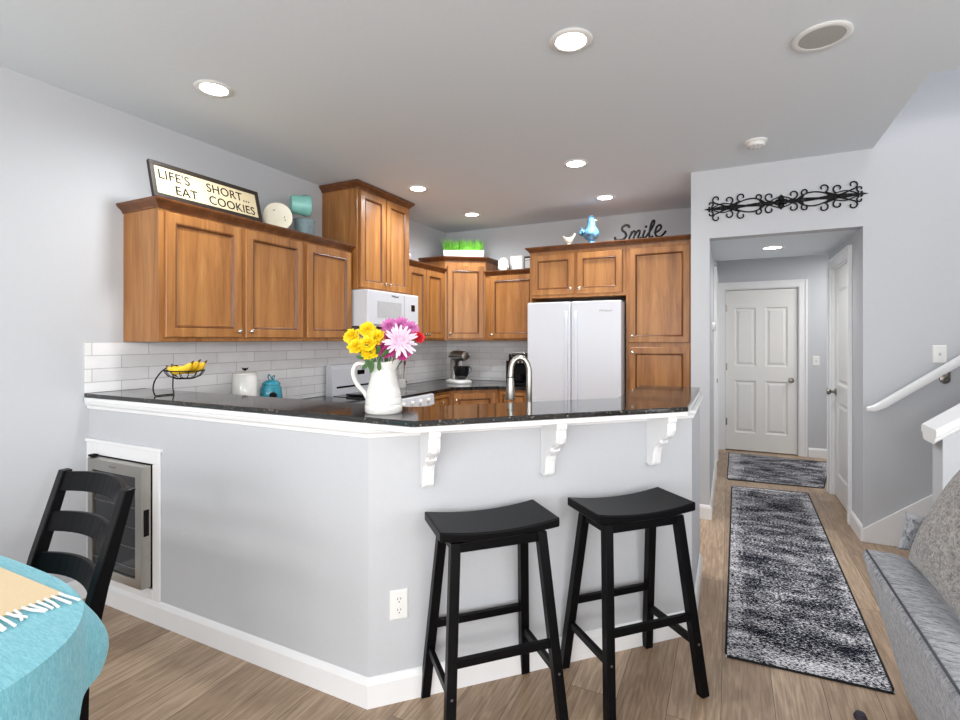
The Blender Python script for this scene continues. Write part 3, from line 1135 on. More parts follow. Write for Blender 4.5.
# range
rg = thing('kitchen_range', 'white freestanding stove with black top under the microwave', 'stove', (0.0, 1.798, 0), R90)
RW = 0.758
MB().box(0, -0.64, 0.02, RW, -0.03, 0.905).build('body', M['white'], rg, bevel=0.004)
MB().box(0.0, -0.655, 0.906, RW, -0.115, 0.925).build('cooktop', M['blackgl'], rg, bevel=0.003, label='black glass cooktop')
MB().prism([(-0.645, 0.79), (-0.675, 0.80), (-0.665, 0.895), (-0.645, 0.905)], 'x', 0.0, RW).build('control_panel', M['white'], rg, bevel=0.003)
for k in range(5):
    MB().lathe([(0, 0), (0.02, 0), (0.019, -0.02), (0.014, -0.026), (0, -0.026)], 16, (0.11 + k * 0.135, -0.671, 0.85), 'y').build('burner_knob', M['whitep'], rg, smooth=True)
bg = MB()
bg.prism([(-0.03, 0.906), (-0.115, 0.906), (-0.105, 1.15), (-0.09, 1.185), (-0.05, 1.195), (-0.03, 1.19)], 'x', 0.0, RW)
bg.build('backguard', M['white'], rg, bevel=0.006)
MB().box(0.05, -0.117, 0.985, RW - 0.02, -0.110, 1.0).build('backguard_stripe', M['ink'], rg, label='black stripe across backguard')
MB().box(0.33, -0.109, 1.09, 0.43, -0.1045, 1.13).build('clock_display', M['blackgl'], rg, label='black clock display')
MB().rings(RW - 0.04, 0.50, [(0, 0.02), (0, 0), (0.01, -0.004), (0.1, -0.004), (0.102, -0.002)], 0.02, 0.25, -0.662).build('oven_door', M['white'], rg)
MB().box(0.17, -0.669, 0.36, RW - 0.17, -0.664, 0.62).build('oven_window', M['blackgl'], rg)
hh = MB()
hh.tube([(0.1, -0.665, 0.72), (0.1, -0.70, 0.72), (RW - 0.1, -0.70, 0.72), (RW - 0.1, -0.665, 0.72)], 0.011, 10)
hh.build('oven_handle', M['white'], rg, smooth=True)
for ix, iy, rad in ((0.19, -0.50, 0.10), (0.56, -0.50, 0.08), (0.19, -0.26, 0.075), (0.56, -0.26, 0.10)):
    MB().lathe([(rad - 0.004, 0.9255), (rad, 0.9262), (rad + 0.004, 0.9255)], 32, (ix, iy, 0), cap=False).build('burner_ring', M['greyp'], rg)
# black pan bottom / grate edge visible left of the pitcher: cast griddle on the stove
gd = thing('griddle', 'flat black griddle lying on the left stove burners', 'griddle', (0.40, 1.97, 0.9268), 0)
MB().box(-0.19, -0.12, 0, 0.19, 0.12, 0.018).build('plate', M['blackgl'], gd, bevel=0.005)
MB().tube([(0.19, -0.04, 0.012), (0.23, -0.04, 0.018), (0.23, 0.04, 0.018), (0.19, 0.04, 0.012)], 0.006).build('handle', M['blackm'], gd, smooth=True)

# refrigerator
fr = thing('refrigerator', 'white side-by-side refrigerator with two doors', 'refrigerator', (1.372, YB - 0.03, 0))
FW = 0.915
MB().box(0.003, -0.67, 0.02, FW - 0.003, 0, 1.765).build('body', M['white'], fr, bevel=0.004)
split = 0.443
fd1 = MB().box(0, -0.745, 0.06, split - 0.003, -0.675, 1.775).build('door', M['white'], fr, bevel=0.012, seg=3)
fd2 = MB().box(split + 0.003, -0.745, 0.06, FW, -0.675, 1.775).build('door', M['white'], fr, bevel=0.012, seg=3)


def fridge_handle(x, par):
    h_ = MB()
    lo = []
    for z in (0.55, 0.60, 0.8, 1.1, 1.4, 1.62, 1.68):
        o_ = 0.022 if 0.58 < z < 1.65 else 0.008
        lo.append([(x - 0.017, -0.7455, z), (x + 0.017, -0.7455, z), (x + 0.013, -0.7455 - o_, z), (x - 0.013, -0.7455 - o_, z)])
    h_.loft(lo)
    h_.build('handle', M['white'], par, bevel=0.004)


fridge_handle(split - 0.045, fd1)
fridge_handle(split + 0.05, fd2)
MB().box(0.01, -0.68, 0.0, FW - 0.01, -0.05, 0.018).build('base_grille', M['greyp'], fr)
text_mesh('Whirlpool', 0.028, 0.0006, 'badge', M['nickel'], fd2, (split + 0.27, -0.7465, 1.672), (R90, 0, 0), label='small grey maker badge')

# wine cooler built into the half wall
wc = thing('wine_cooler', 'stainless steel wine cooler with dark glass door set in half wall', 'wine cooler', (0.095, 0, 0))
MB().box(-0.005, -0.012, 0.172, 0.485, 0.52, 0.782).build('cabinet', M['blackm'], wc)
dr = MB()
dx0, dx1, dz0, dz1, fy = 0.018, 0.49, 0.182, 0.785, -0.062
for b_ in ((dx0, dz0, dx0 + 0.045, dz1), (dx1 - 0.05, dz0, dx1, dz1), (dx0 + 0.045, dz0, dx1 - 0.05, dz0 + 0.045), (dx0 + 0.045, dz1 - 0.055, dx1 - 0.05, dz1)):
    dr.box(b_[0], fy, b_[1], b_[2], fy + 0.046, b_[3])
dro = dr.build('door_frame', M['steel'], wc, label='brushed steel door frame')
MB().box(dx0 + 0.044, fy + 0.008, dz0 + 0.044, dx1 - 0.049, fy + 0.014, dz1 - 0.054).build('glass_panel', M['darkglass'], dro, label='dark tinted glass')
MB().box(dx1 - 0.006, fy + 0.012, 0.44, dx1 + 0.003, fy + 0.036, 0.57).build('handle_recess', M['ink'], dro, label='black handle slot')
MB().box(0.0, -0.05, 0.787, 0.035, -0.02, 0.798).build('hinge', M['ink'], wc, label='black top hinge')
for k in range(5):
    MB().box(dx0 + 0.05, 0.006 + fy, 0.27 + k * 0.1, dx1 - 0.055, fy + 0.0075, 0.276 + k * 0.1).build('shelf_edge', M['shelfm'], dro)
for k in range(4):
    MB().box(0.215 + k * 0.016, fy - 0.001, 0.755, 0.225 + k * 0.016, fy, 0.763).build('logo_mark', M['nickel'], dro)
cs = MB()
cs.box(0.0, -0.012, 0.112, 0.085, 0, 0.87)
cs.box(0.59, -0.012, 0.112, 0.645, 0, 0.79)
cs.box(0.085, -0.012, 0.79, 0.645, 0, 0.87)
cs.box(0.085, -0.012, 0.112, 0.59, 0, 0.165)
cs.box(0.0, -0.020, 0.855, 0.66, 0, 0.872)
struct('trim_7', cs, M['trim'], bevel=0.003)

# ------------------------------------------------------------------ bar stools
def bar_stool(label, loc, rz):
    r = thing('bar_stool', label, 'bar stool', loc, rz, 'black saddle-seat bar stools')
    L, D, Z = 0.231, 0.118, 0.750
    nx, ny = 14, 6
    top, bot = [], []
    mb = MB()
    def hz(x):
        return Z - 0.020 * (1 - (x / L) ** 2)
    rows = []
    for i in range(nx + 1):
        x = -L + 2 * L * i / nx
        t = hz(x)
        rows.append([(x, -D, t), (x, D, t), (x, D, t - 0.036 + 0.008 * (1 - (x / L) ** 2)), (x, -D, t - 0.036 + 0.008 * (1 - (x / L) ** 2))])
    mb.loft(rows)
    mb.build('seat', M['black'], r, bevel=0.006, seg=3)
    tx, ty, fx, fy_ = 0.168, 0.082, 0.216, 0.172
    zt = Z - 0.055
    def lp(sx, sy, z):
        t = z / zt
        return (sx * (fx + (tx - fx) * t), sy * (fy_ + (ty - fy_) * t), z)
    for sx in (-1, 1):
        for sy in (-1, 1):
            m_ = MB()
            m_.bar(lp(sx, sy, 0.0), lp(sx, sy, zt), 0.036, 0.036)
            m_.build('leg', M['black'], r, bevel=0.003)
    for sy in (-1, 1):
        m_ = MB()
        m_.bar(lp(-1, sy, zt - 0.018), lp(1, sy, zt - 0.018), 0.034, 0.018, side=(0, 0, 1))
        m_.build('apron', M['black'], r, bevel=0.002)
        a, b_ = lp(-1, sy, 0.30), lp(1, sy, 0.30)
        m_ = MB()
        m_.bar(a, b_, 0.03, 0.018, side=(0, 0, 1))
        m_.build('stretcher', M['black'], r, bevel=0.002)
    for sx in (-1, 1):
        m_ = MB()
        m_.bar(lp(sx, -1, zt - 0.018), lp(sx, 1, zt - 0.018), 0.034, 0.018, side=(0, 0, 1))
        m_.build('apron', M['black'], r, bevel=0.002)
        m_ = MB()
        m_.bar(lp(sx, -1, 0.20), lp(sx, 1, 0.20), 0.03, 0.018, side=(0, 0, 1))
        m_.build('stretcher', M['black'], r, bevel=0.002)
        for sy in (-1, 1):
            p = lp(sx, sy, 0.20)
            MB().lathe([(0, 0), (0.005, 0), (0.004, -0.002), (0, -0.003)], 10, (p[0], -0.0185 + p[1] if sy < 0 else p[1] - 0.0185, p[2]), 'y').build('screw_cap', M['nickel'], r, smooth=True, label='small metal screw cap')
    return r


bar_stool('black saddle-seat bar stool on the left, beside the outlet', (2.361, 0.184, 0), radians(45.5))
bar_stool('black saddle-seat bar stool on the right, nearer the hall', (2.806, 0.600, 0), radians(45.5))

# ------------------------------------------------------------------ dining chair
ch = thing('dining_chair', 'black ladder-back dining chair at the turquoise covered table', 'chair', (1.275, -0.785, 0), radians(-5.2))
def post(sx):
    m_ = MB()
    x = sx * 0.222
    m_.loft([[(x - 0.019, y - w_ / 2, z), (x + 0.019, y - w_ / 2, z), (x + 0.019, y + w_ / 2, z), (x - 0.019, y + w_ / 2, z)] for y, w_, z in ((0.06, 0.032, 0), (0.035, 0.042, 0.25), (0.037, 0.046, 0.45), (0.088, 0.040, 0.68), (0.166, 0.030, 0.955))])
    m_.build('back_post', M['black'], ch, bevel=0.003)
post(-1)
post(1)
for z0, z1, yy in ((0.888, 0.950, 0.0), (0.760, 0.822, 0), (0.632, 0.694, 0)):
    s_ = MB()
    lo = []
    for i in range(13):
        t = -1 + 2 * i / 12
        x = t * 0.204
        bow = 0.045 * (1 - t * t)
        def yz(z):
            return 0.088 + (0.166 - 0.088) * (z - 0.68) / 0.275
        lo.append([(x, yz(z0) + bow - 0.006, z0 + 0.006 * (1 - t * t)), (x, yz(z0) + bow + 0.007, z0 + 0.006 * (1 - t * t)), (x, yz(z1) + bow + 0.007, z1 + 0.008 * (1 - t * t)), (x, yz(z1) + bow - 0.006, z1 + 0.008 * (1 - t * t))])
    s_.loft(lo)
    s_.build('back_slat', M['black'], ch, bevel=0.002)
MB().box(-0.20, -0.38, 0.445, 0.20, 0.05, 0.47).build('seat', M['black'], ch, bevel=0.008)
for sx in (-1, 1):
    m_ = MB()
    m_.bar((sx * 0.195, -0.355, 0), (sx * 0.195, -0.355, 0.443), 0.028, 0.028, 0.038, 0.038)
    m_.build('front_leg', M['black'], ch, bevel=0.003)
    MB().box(sx * 0.195 - 0.01, -0.335, 0.38, sx * 0.195 + 0.01, 0.012, 0.443).build('side_rail', M['black'], ch)
MB().box(-0.175, -0.365, 0.38, 0.175, -0.347, 0.443).build('front_rail', M['black'], ch)

# ------------------------------------------------------------------ dining table with cloth
TX, TY, TA, TB = 1.30, -1.40, 0.66, 0.59
tb = thing('dining_table', 'rounded dining table hidden under a turquoise cloth', 'table', (TX, TY, 0))
def sup(a, b, t):
    c_, s_ = cos(t), sin(t)
    return a * (abs(c_) ** (2 / 3)) * (1 if c_ > 0 else -1), b * (abs(s_) ** (2 / 3)) * (1 if s_ > 0 else -1)
def ell(a, b, z, n=144):
    return [sup(a, b, 2 * pi * (i + 0.5) / n) + (z,) for i in range(n)]
MB().loft([ell(TA - 0.03, TB - 0.03, 0.71), ell(TA - 0.012, TB - 0.012, 0.722), ell(TA - 0.012, TB - 0.012, 0.742)]).build('tabletop', M['black'], tb, bevel=0.002)
MB().lathe([(0.05, 0.04), (0.07, 0.2), (0.045, 0.35), (0.06, 0.6), (0.12, 0.709)], 24).build('pedestal', M['black'], tb, smooth=True)
for k in range(4):
    a = pi / 4 + k * pi / 2
    m_ = MB()
    m_.tube(spline([(0.04 * cos(a), 0.04 * sin(a), 0.16), (0.18 * cos(a), 0.18 * sin(a), 0.10), (0.34 * cos(a), 0.34 * sin(a), 0.03)], 6), [0.035] * 7 + [0.028] * 6, 8)
    m_.build('leg', M['black'], tb, smooth=True)
cl = MB()
n = 216
loops = []
def sstep(a, e0, e1):
    t = min(1, max(0, (a - e0) / (e1 - e0)))
    return t * t * (3 - 2 * t)
def clo(i, s):
    a = 2 * pi * (i + 0.5) / n
    deg = math.degrees(a)
    x, y = sup(TA, TB, a)
    x2, y2 = sup(TA, TB, a + 0.01)
    tx_, ty_ = x2 - x, y2 - y
    L_ = sqrt(tx_ ** 2 + ty_ ** 2)
    nx_, ny_ = ty_ / L_, -tx_ / L_
    d = min(deg, 360 - deg)
    drop = 0.19 + 0.13 * (1 - sstep(d, 36, 50)) + 0.010 * sin(5 * a)
    fold = 0.5 + 0.5 * sin(19 * a + 1.5 * sin(3 * a))
    bul = math.exp(-((deg - 61) / 6) ** 2) * sin(pi * min(1, s * 0.85 + 0.02))
    out = 0.003 + s * (0.006 + 0.022 * fold * (1 - math.exp(-((deg - 42) / 14) ** 2))) + 0.040 * bul
    return (x + nx_ * out, y + ny_ * out, 0.7465 - s * drop)
for f in (0.004, 0.3, 0.6, 0.85, 0.97):
    loops.append([sup(f * TA, f * TB, 2 * pi * (i + 0.5) / n) + (0.7475,) for i in range(n)])
loops.append([clo(i, 0.0) for i in range(n)])
for s_ in (0.05, 0.12, 0.25, 0.4, 0.55, 0.7, 0.85, 1.0):
    loops.append([clo(i, s_) for i in range(n)])
cl.loft(loops, True, False)
cloth = cl.build('tablecloth', M['cloth'], smooth=True, loc=(TX, TY, 0))
tag(cloth, 'turquoise linen tablecloth hanging over the table in the corner', 'tablecloth')

pmr = thing('table_runner', 'woven tan jute placemat with white fringe on turquoise cloth', 'placemat', (1.225, -1.05, 0.7485))
MB().box(-0.42, -0.20, 0, 0.385, 0.195, 0.004).build('mat', M['jute'], pmr)
fg = MB()
random.seed(3)
for k in range(26):
    y = -0.192 + k * 0.0152
    a = random.uniform(-0.35, 0.35)
    l_ = random.uniform(0.06, 0.085)
    fg.tube([(0.383, y, 0.004), (0.383 + l_ * 0.5, y + a * 0.012, 0.0045), (0.383 + l_, y + a * 0.05, 0.004)], 0.0036, 5)
fg.build('fringe', M['cotton'], pmr, label='white cotton fringe')

# ------------------------------------------------------------------ rugs
def rug(label, pts, mat, name='runner_rug'):
    cx_ = sum(p[0] for p in pts) / 4
    cy_ = sum(p[1] for p in pts) / 4
    r = thing(name, label, 'rug', (cx_, cy_, 0))
    loc = [(p[0] - cx_, p[1] - cy_) for p in pts]
    MB().prism(loc, 'z', 0.001, 0.007).build('pile', mat, r)
    e = MB()
    e.tube([(x, y, 0.0045) for i in range(4) for x, y in [(loc[i][0] + (loc[(i + 1) % 4][0] - loc[i][0]) * t, loc[i][1] + (loc[(i + 1) % 4][1] - loc[i][1]) * t) for t in (0.01, 0.33, 0.66, 0.99)]], 0.0055, 6, closed=True)
    e.build('binding', M['rugedge'], r, label='black bound edge')


rug('long black and white distressed runner rug on the hall floor', [(3.160, 0.945), (3.765, 0.975), (3.822, 3.93), (3.198, 3.87)], M['rug1'])
rug('short black and white distressed rug at the far hall door', [(3.158, 4.124), (3.98, 4.18), (4.21, 5.40), (3.173, 5.45)], M['rug2'], 'door_mat')

# ------------------------------------------------------------------ sofa
sf = thing('sofa', 'grey textured sofa arm and seat at right edge beside runner rug', 'sofa', (3.79, 0.93, 0))
arm = MB()
y0s, y1s = -1.75, 0.0
prof = [(0.0, 0.03), (0.05, 0.03), (0.045, 0.45), (0.035, 0.52), (0.022, 0.552), (-0.005, 0.570), (-0.05, 0.580), (-0.115, 0.580), (-0.137, 0.570), (-0.140, 0.555)]
arm.loft([[(x, y, z) for x, z in prof] for y in (y0s, y0s + 0.01, -0.35, -0.01, y1s)])
arm.build('arm', M['sofa'], sf, bevel=0.012, seg=3, smooth=True)
sm = MB()
sm.tube([(-0.128, y, 0.579) for y in (y0s + 0.02, -1.2, -0.6, -0.012)], 0.0035, 6)
sm.build('piping', M['seam'], sf, smooth=True, label='dark seam along the arm')
MB().box(0.055, -1.75, 0.03, 2.3, -0.03, 0.27).build('base', M['sofa'], sf, bevel=0.02)
sc_ = MB().box(0.055, -1.72, 0.275, 2.28, -0.17, 0.44)
sc_.build('seat_cushion', M['sofa'], sf, bevel=0.03, seg=3)
bk = MB()
bk.prism([(-0.165, 0.275), (-0.01, 0.275), (0.0, 0.59), (-0.04, 0.63), (-0.12, 0.63), (-0.155, 0.59)], 'x', 0.052, 2.28)
bk.build('backrest', M['sofa'], sf, bevel=0.03, seg=3)


def cushion(name, label, mat, loc, rot, w_, h_, t_, par=None):
    mb = MB()
    bm = mb.bm
    n_ = 18
    def P(u, v, sgn):
        e = (1 - abs(u) ** 2.6) * (1 - abs(v) ** 2.6)
        pin = 1 - 0.10 * (1 - abs(u) ** 2) * abs(v) ** 3
        pin2 = 1 - 0.10 * (1 - abs(v) ** 2) * abs(u) ** 3
        return (u * w_ / 2 * pin2, sgn * (t_ / 2 * e ** 0.55 + 0.002), v * h_ / 2 * pin)
    g_ = {}
    for sgn in (-1, 1):
        for i in range(n_ + 1):
            for j in range(n_ + 1):
                u, v = -1 + 2 * i / n_, -1 + 2 * j / n_
                u, v = sin(u * pi / 2), sin(v * pi / 2)
                edge = i in (0, n_) or j in (0, n_)
                if edge and sgn == 1:
                    g_[(sgn, i, j)] = g_[(-1, i, j)]
                else:
                    g_[(sgn, i, j)] = bm.verts.new(P(u, v, 0 if edge else sgn))
    for sgn in (-1, 1):
        for i in range(n_):
            for j in range(n_):
                mb.face([g_[(sgn, i, j)], g_[(sgn, i + 1, j)], g_[(sgn, i + 1, j + 1)], g_[(sgn, i, j + 1)]])
    o = mb.build(name, mat, par, smooth=True)
    o.location = loc
    o.rotation_euler = rot
    if label:
        tag(o, label, 'cushion')
    return o


cushion('throw_pillow', 'large taupe-grey fuzzy throw pillow resting on the sofa arm', M['pillow'], (3.885, 0.545, 0.770), (radians(24), 0, radians(90)), 0.74, 0.46, 0.17)
cushion('throw_pillow', 'smaller grey pillow in the far sofa corner behind the fuzzy pillow', M['sofa'], (3.850, 0.915, 0.668), (radians(4), radians(8), radians(12)), 0.17, 0.15, 0.06)

# ------------------------------------------------------------------ things on the bar
ZB = GT + 0.0225
# pitcher
pt = thing('pitcher', 'white ceramic pitcher vase holding flowers on the bar', 'pitcher', (1.917, 0.108, ZB), radians(26))
body = MB()
seg = 40
prof = [(0.000, 0.0), (0.070, 0.0), (0.075, 0.006), (0.075, 0.03), (0.073, 0.034), (0.074, 0.038), (0.072, 0.058), (0.070, 0.062), (0.071, 0.066), (0.066, 0.09), (0.056, 0.13), (0.049, 0.16), (0.048, 0.175), (0.052, 0.19)]
loops = []
for r_, h_ in prof:
    loops.append([(r_ * cos(2 * pi * i / seg), r_ * sin(2 * pi * i / seg), h_) for i in range(seg)])
def rim(r_, h_, amt):
    out = []
    for i in range(seg):
        a = 2 * pi * i / seg
        k = max(0, cos(a)) ** 3
        out.append(((r_ + amt * 0.03 * k) * cos(a), (r_ - amt * 0.004 * k) * sin(a), h_ + amt * 0.018 * k + amt * 0.006 * max(0, -cos(a)) ** 4))
    return out
loops.append(rim(0.054, 0.203, 1))
loops.append(rim(0.051, 0.205, 1))
loops.append(rim(0.047, 0.19, 0.6))
loops.append([(0.044 * cos(2 * pi * i / seg), 0.044 * sin(2 * pi * i / seg), 0.16) for i in range(seg)])
loops.append([(0.062 * cos(2 * pi * i / seg), 0.062 * sin(2 * pi * i / seg), 0.02) for i in range(seg)])
body.loft(loops)
body.build('body', M['ceramic'], pt, smooth=True)
hd = MB()
hd.tube(spline([(-0.050, 0, 0.178), (-0.078, 0, 0.196), (-0.112, 0, 0.192), (-0.124, 0, 0.155), (-0.106, 0, 0.112), (-0.078, 0, 0.080), (-0.066, 0, 0.058)], 6), 0.0095, 10, flat=1.3)
hd.build('handle', M['ceramic'], pt, smooth=True)


def petal(mb, c, d, up_, L_, W_, curl=0.25):
    """a single tapered petal as a thin closed lozenge"""
    d = d.normalized()
    s_ = d.cross(up_)
    if s_.length < 1e-3:
        s_ = d.cross(Vector((1, 0, 0)))
    s_.normalize()
    nn = s_.cross(d)
    pts = []
    for t, wv in ((0, 0.25), (0.35, 0.8), (0.7, 1.0), (0.92, 0.6), (1.0, 0.12)):
        p = c + d * (L_ * t) + nn * (curl * L_ * t * t)
        pts.append([p - s_ * (W_ * wv / 2), p + nn * (0.0006 + W_ * 0.08), p + s_ * (W_ * wv / 2), p - nn * 0.0006])
    mb.loft(pts)


def flower(label, pos, R_, mat, npet, layers, base, cat='flower', centre=None, name='chrysanthemum', face=None, group=None, pw=0.35):
    pos = Vector(pos)
    base = Vector(base)
    r = thing(name, label, cat, base, 0, group)
    rel = pos - base
    nrm = (Vector(face) if face else rel).normalized()
    a = nrm.orthogonal().normalized()
    b_ = nrm.cross(a)
    mb = MB()
    for ly in range(layers):
        el = radians(5 + 75 * ly / max(1, layers - 0.3))
        for k in range(npet - ly):
            t = 2 * pi * (k + 0.5 * (ly % 2)) / (npet - ly) + random.uniform(-0.12, 0.12)
            d = (a * cos(t) + b_ * sin(t)) * cos(el) + nrm * sin(el)
            L_ = R_ * (1 - 0.12 * ly) * random.uniform(0.85, 1.08)
            petal(mb, rel + nrm * (0.002 * ly), d, nrm, L_, L_ * pw, 0.12)
    mb.build('petals', mat, r, smooth=True)
    m2 = MB().ball(rel + nrm * (R_ * 0.12), R_ * 0.22, (1, 1, 1), 10, 6)
    m2.build('centre', centre or mat, r, smooth=True)
    m3 = MB()
    mid = rel * 0.5 + Vector((random.uniform(-.004, .004), random.uniform(-.004, .004), 0))
    m3.tube(spline([(0, 0, 0), mid, rel - nrm * 0.004], 5), 0.0022, 6)
    m3.build('stem', M['green'], r, smooth=True)
    return r


# helper: offsets relative to the pitcher in the direction across the view
VR = Vector((cos(0.4557), sin(0.4557), 0))       # to the right as seen
VF = Vector((-sin(0.4557), cos(0.4557), 0))      # away
PB = Vector((1.917, 0.108, ZB))


def fpos(u, z, f=0.0):
    return PB + VR * u + VF * f + Vector((0, 0, z))


random.seed(11)
ylw = [(-0.125, 0.305, 0.0, 'leftmost yellow chrysanthemum in the pitcher bouquet, upper'),
       (-0.100, 0.265, -0.03, 'lowest left yellow chrysanthemum in the pitcher bouquet'),
       (-0.065, 0.330, 0.0, 'topmost yellow chrysanthemum in the pitcher bouquet'),
       (-0.055, 0.275, -0.04, 'yellow chrysanthemum at the centre front of the yellow cluster'),
       (-0.025, 0.300, -0.01, 'yellow chrysanthemum touching the pink flowers'),
       (-0.050, 0.240, -0.03, 'lowest yellow chrysanthemum, just above the green leaves')]
for i, (u, z, f, lb) in enumerate(ylw):
    flower(lb, fpos(u, z, f), 0.040, M['yellow'], 17, 4, fpos(-0.012 + 0.003 * i - 0.005, 0.13, -0.01 + 0.004 * i), face=VR * (u + 0.05) * 3 - VF * 0.6 + Vector((0, 0, 0.45)), group='yellow chrysanthemums in the pitcher', pw=0.42)
pk = [(0.020, 0.345, 0.03, 'mauve', 'mauve pink bloom at the top left of the pink cluster'),
      (0.062, 0.352, 0.04, 'mauve', 'mauve pink bloom at the very top of the bouquet'),
      (0.100, 0.335, 0.03, 'mauve', 'mauve pink bloom at the top right, above the red flower'),
      (0.012, 0.290, 0.0, 'pink', 'magenta bloom between yellow and pale pink flowers'),
      (0.020, 0.245, -0.02, 'pink', 'magenta bloom right above the pitcher mouth'),
      (0.075, 0.235, -0.01, 'pink', 'magenta bloom low on the right, above the spout'),
      (0.000, 0.262, -0.01, 'pink', 'magenta bloom at lower left of the pink cluster')]
for i, (u, z, f, mt, lb) in enumerate(pk):
    flower(lb, fpos(u, z, f), 0.040, M[mt], 18, 4, fpos(0.003 + 0.003 * i - 0.005, 0.13, 0.012 - 0.003 * i), face=VR * (u - 0.05) * 3 - VF * 0.7 + Vector((0, 0, 0.5)), group='pink and magenta blooms in the pitcher', pw=0.3)
flower('large pale pink spider chrysanthemum at right of the bouquet', fpos(0.075, 0.288, -0.055), 0.072, M['palepink'], 19, 4, fpos(0.012, 0.13, -0.02), face=-VF + VR * 0.15 + Vector((0, 0, 0.25)), name='spider_chrysanthemum', pw=0.17)
flower('red flower peeking out at far right of the bouquet', fpos(0.135, 0.300, 0.02), 0.032, M['red'], 8, 3, fpos(0.022, 0.13, 0.01), face=VR * 0.6 - VF * 0.5 + Vector((0, 0, 0.5)), name='red_flower', pw=0.75)
lf = thing('foliage_sprig', 'dark green leaves drooping over the left rim of the pitcher', 'foliage', PB + Vector((0, 0, 0.12)))
mb = MB()
for k, (u, z, f, du, dz) in enumerate([(-0.03, 0.10, -0.05, -0.4, -1), (-0.045, 0.09, -0.045, -0.7, -0.8), (-0.01, 0.095, -0.055, 0.15, -1), (-0.055, 0.10, -0.04, -0.9, 0.2), (-0.02, 0.11, -0.04, 0.3, 0.9), (-0.04, 0.12, -0.045, -0.4, 0.8), (0.0, 0.105, -0.045, 0.5, 0.5), (-0.03, 0.085, -0.055, -0.2, -1.0), (-0.045, 0.105, -0.05, -0.3, -0.9)]):
    petal(mb, VR * u + VF * f + Vector((0, 0, z)), VR * du + Vector((0, 0, dz)) - VF * 0.2, -VF, 0.045, 0.018, 0.1)
mb.build('leaves', M['green'], lf, smooth=True)
mb = MB()
for k in range(4):
    mb.tube([(0.004 * k - 0.006, 0, 0.0), VR * (-0.02 + 0.006 * k) + VF * -0.03 + Vector((0, 0, 0.11))], 0.0018, 5)
mb.build('stem', M['green'], lf)

# banana basket
bb = thing('banana_basket', 'black wire fruit basket on a curved stand at the bar end', 'basket', (0.548, 0.075, ZB))
bk_ = MB()
bc = Vector((0.095, 0.045, 0.092))
R0 = 0.088
for rr, zz in ((R0, 0.042), (R0 * 0.45, 0.001)):
    bk_.tube([bc + Vector((rr * 1.15 * cos(t * 2 * pi / 28), rr * sin(t * 2 * pi / 28), zz)) for t in range(28)], 0.0022 if rr < R0 else 0.003, 6, closed=True)
for k in range(14):
    a = 2 * pi * k / 14
    bk_.tube([bc + Vector((rr * 1.15 * cos(a), rr * sin(a), zz)) for rr, zz in ((R0, 0.045), (R0 * 0.95, 0.032), (R0 * 0.8, 0.014), (R0 * 0.45, 0.001), (R0 * 0.1, 0.0))], 0.0018, 5)
bk_.build('bowl', M['blackm'], bb, smooth=True)
sd_ = MB()
for sx in (-1, 1):
    p = [(-0.045 + 0.0, sx * 0.05 + 0.0, 0.003), (-0.058, sx * 0.052, 0.035), (-0.050, sx * 0.048, 0.08), (-0.02, sx * 0.03, 0.13), (0.01, sx * 0.010, 0.152)]
    sd_.tube(spline([Vector(v) + Vector((0, 0.03, 0)) for v in p], 6), 0.0035, 8)
sd_.tube(spline([(0.01, 0.03, 0.152), (0.045, 0.03, 0.158), (0.065, 0.03, 0.154), (0.066, 0.03, 0.142)], 6), 0.0035, 8)
sd_.tube(spline([(-0.01, 0.03, 0.14), (-0.005, 0.035, 0.125), (0.012, 0.04, 0.112), (0.03, 0.045, 0.104)], 6), 0.003, 8)
sd_.tube([(-0.045, -0.02, 0.003), (-0.045, 0.08, 0.003)], 0.003, 8)
sd_.build('stand', M['blackm'], bb, smooth=True)
for k, (oy, oz, lb) in enumerate(((0.0, 0.0, 'front ripe yellow banana lying in the wire basket'), (0.032, 0.006, 'middle ripe yellow banana lying in the wire basket'), (0.062, 0.0, 'rear ripe yellow banana lying in the wire basket'))):
    bn = thing('banana', lb, 'banana', (0.548 + 0.098, 0.075 + 0.014 + oy, ZB + 0.133 + oz), radians(8 + 4 * k), 'bananas in the wire basket')
    pts, rr = [], []
    for i in range(15):
        t = i / 14
        a = radians(-118 + 76 * t)
        pts.append((0.13 * (cos(a)) - 0.012, 0, 0.13 * sin(a) + 0.125 + 0.004))
        rr.append(0.0185 * min(1, 0.35 + 3.5 * t, 0.30 + 4.5 * (1 - t)))
    MB().tube(pts, rr, 9).build('peel', M['banana'], bn, smooth=True)
    MB().tube([pts[-1], (pts[-1][0] + 0.012, 0, pts[-1][2] + 0.010)], [0.006, 0.004], 6).build('tip', M['brown'], bn, smooth=True, label='brown tip')
    MB().tube([pts[0], (pts[0][0] - 0.012, 0, pts[0][2] + 0.012)], [0.006, 0.0045], 6).build('stem', M['brown'], bn, smooth=True)

# ------------------------------------------------------------------ things on the lower counters
ZC = 0.9205
can = thing('canister', 'white lidded canister with dark bird knob against the tiles', 'canister', (0.20, 0.845, ZC))
MB().lathe([(0, 0), (0.075, 0), (0.079, 0.01), (0.079, 0.245), (0.074, 0.252), (0, 0.252)], 32).build('body', M['ceramic'], can, smooth=True)
MB().lathe([(0, 0.2525), (0.080, 0.2525), (0.080, 0.262), (0.06, 0.272), (0, 0.276)], 32).build('lid', M['ceramic'], can, smooth=True)
kb = MB()
kb.ball((0, 0, 0.288), 0.010, (0.8, 1.5, 1.0), 12, 8)
kb.prism([(0.006, 0.288), (0.026, 0.300), (0.018, 0.286)], 'x', -0.004, 0.004)
kb.prism([(-0.006, 0.288), (-0.024, 0.302), (-0.016, 0.284)], 'x', -0.004, 0.004)
kb.build('lid_knob', M['ink'], can, smooth=True, label='dark bird-shaped knob')
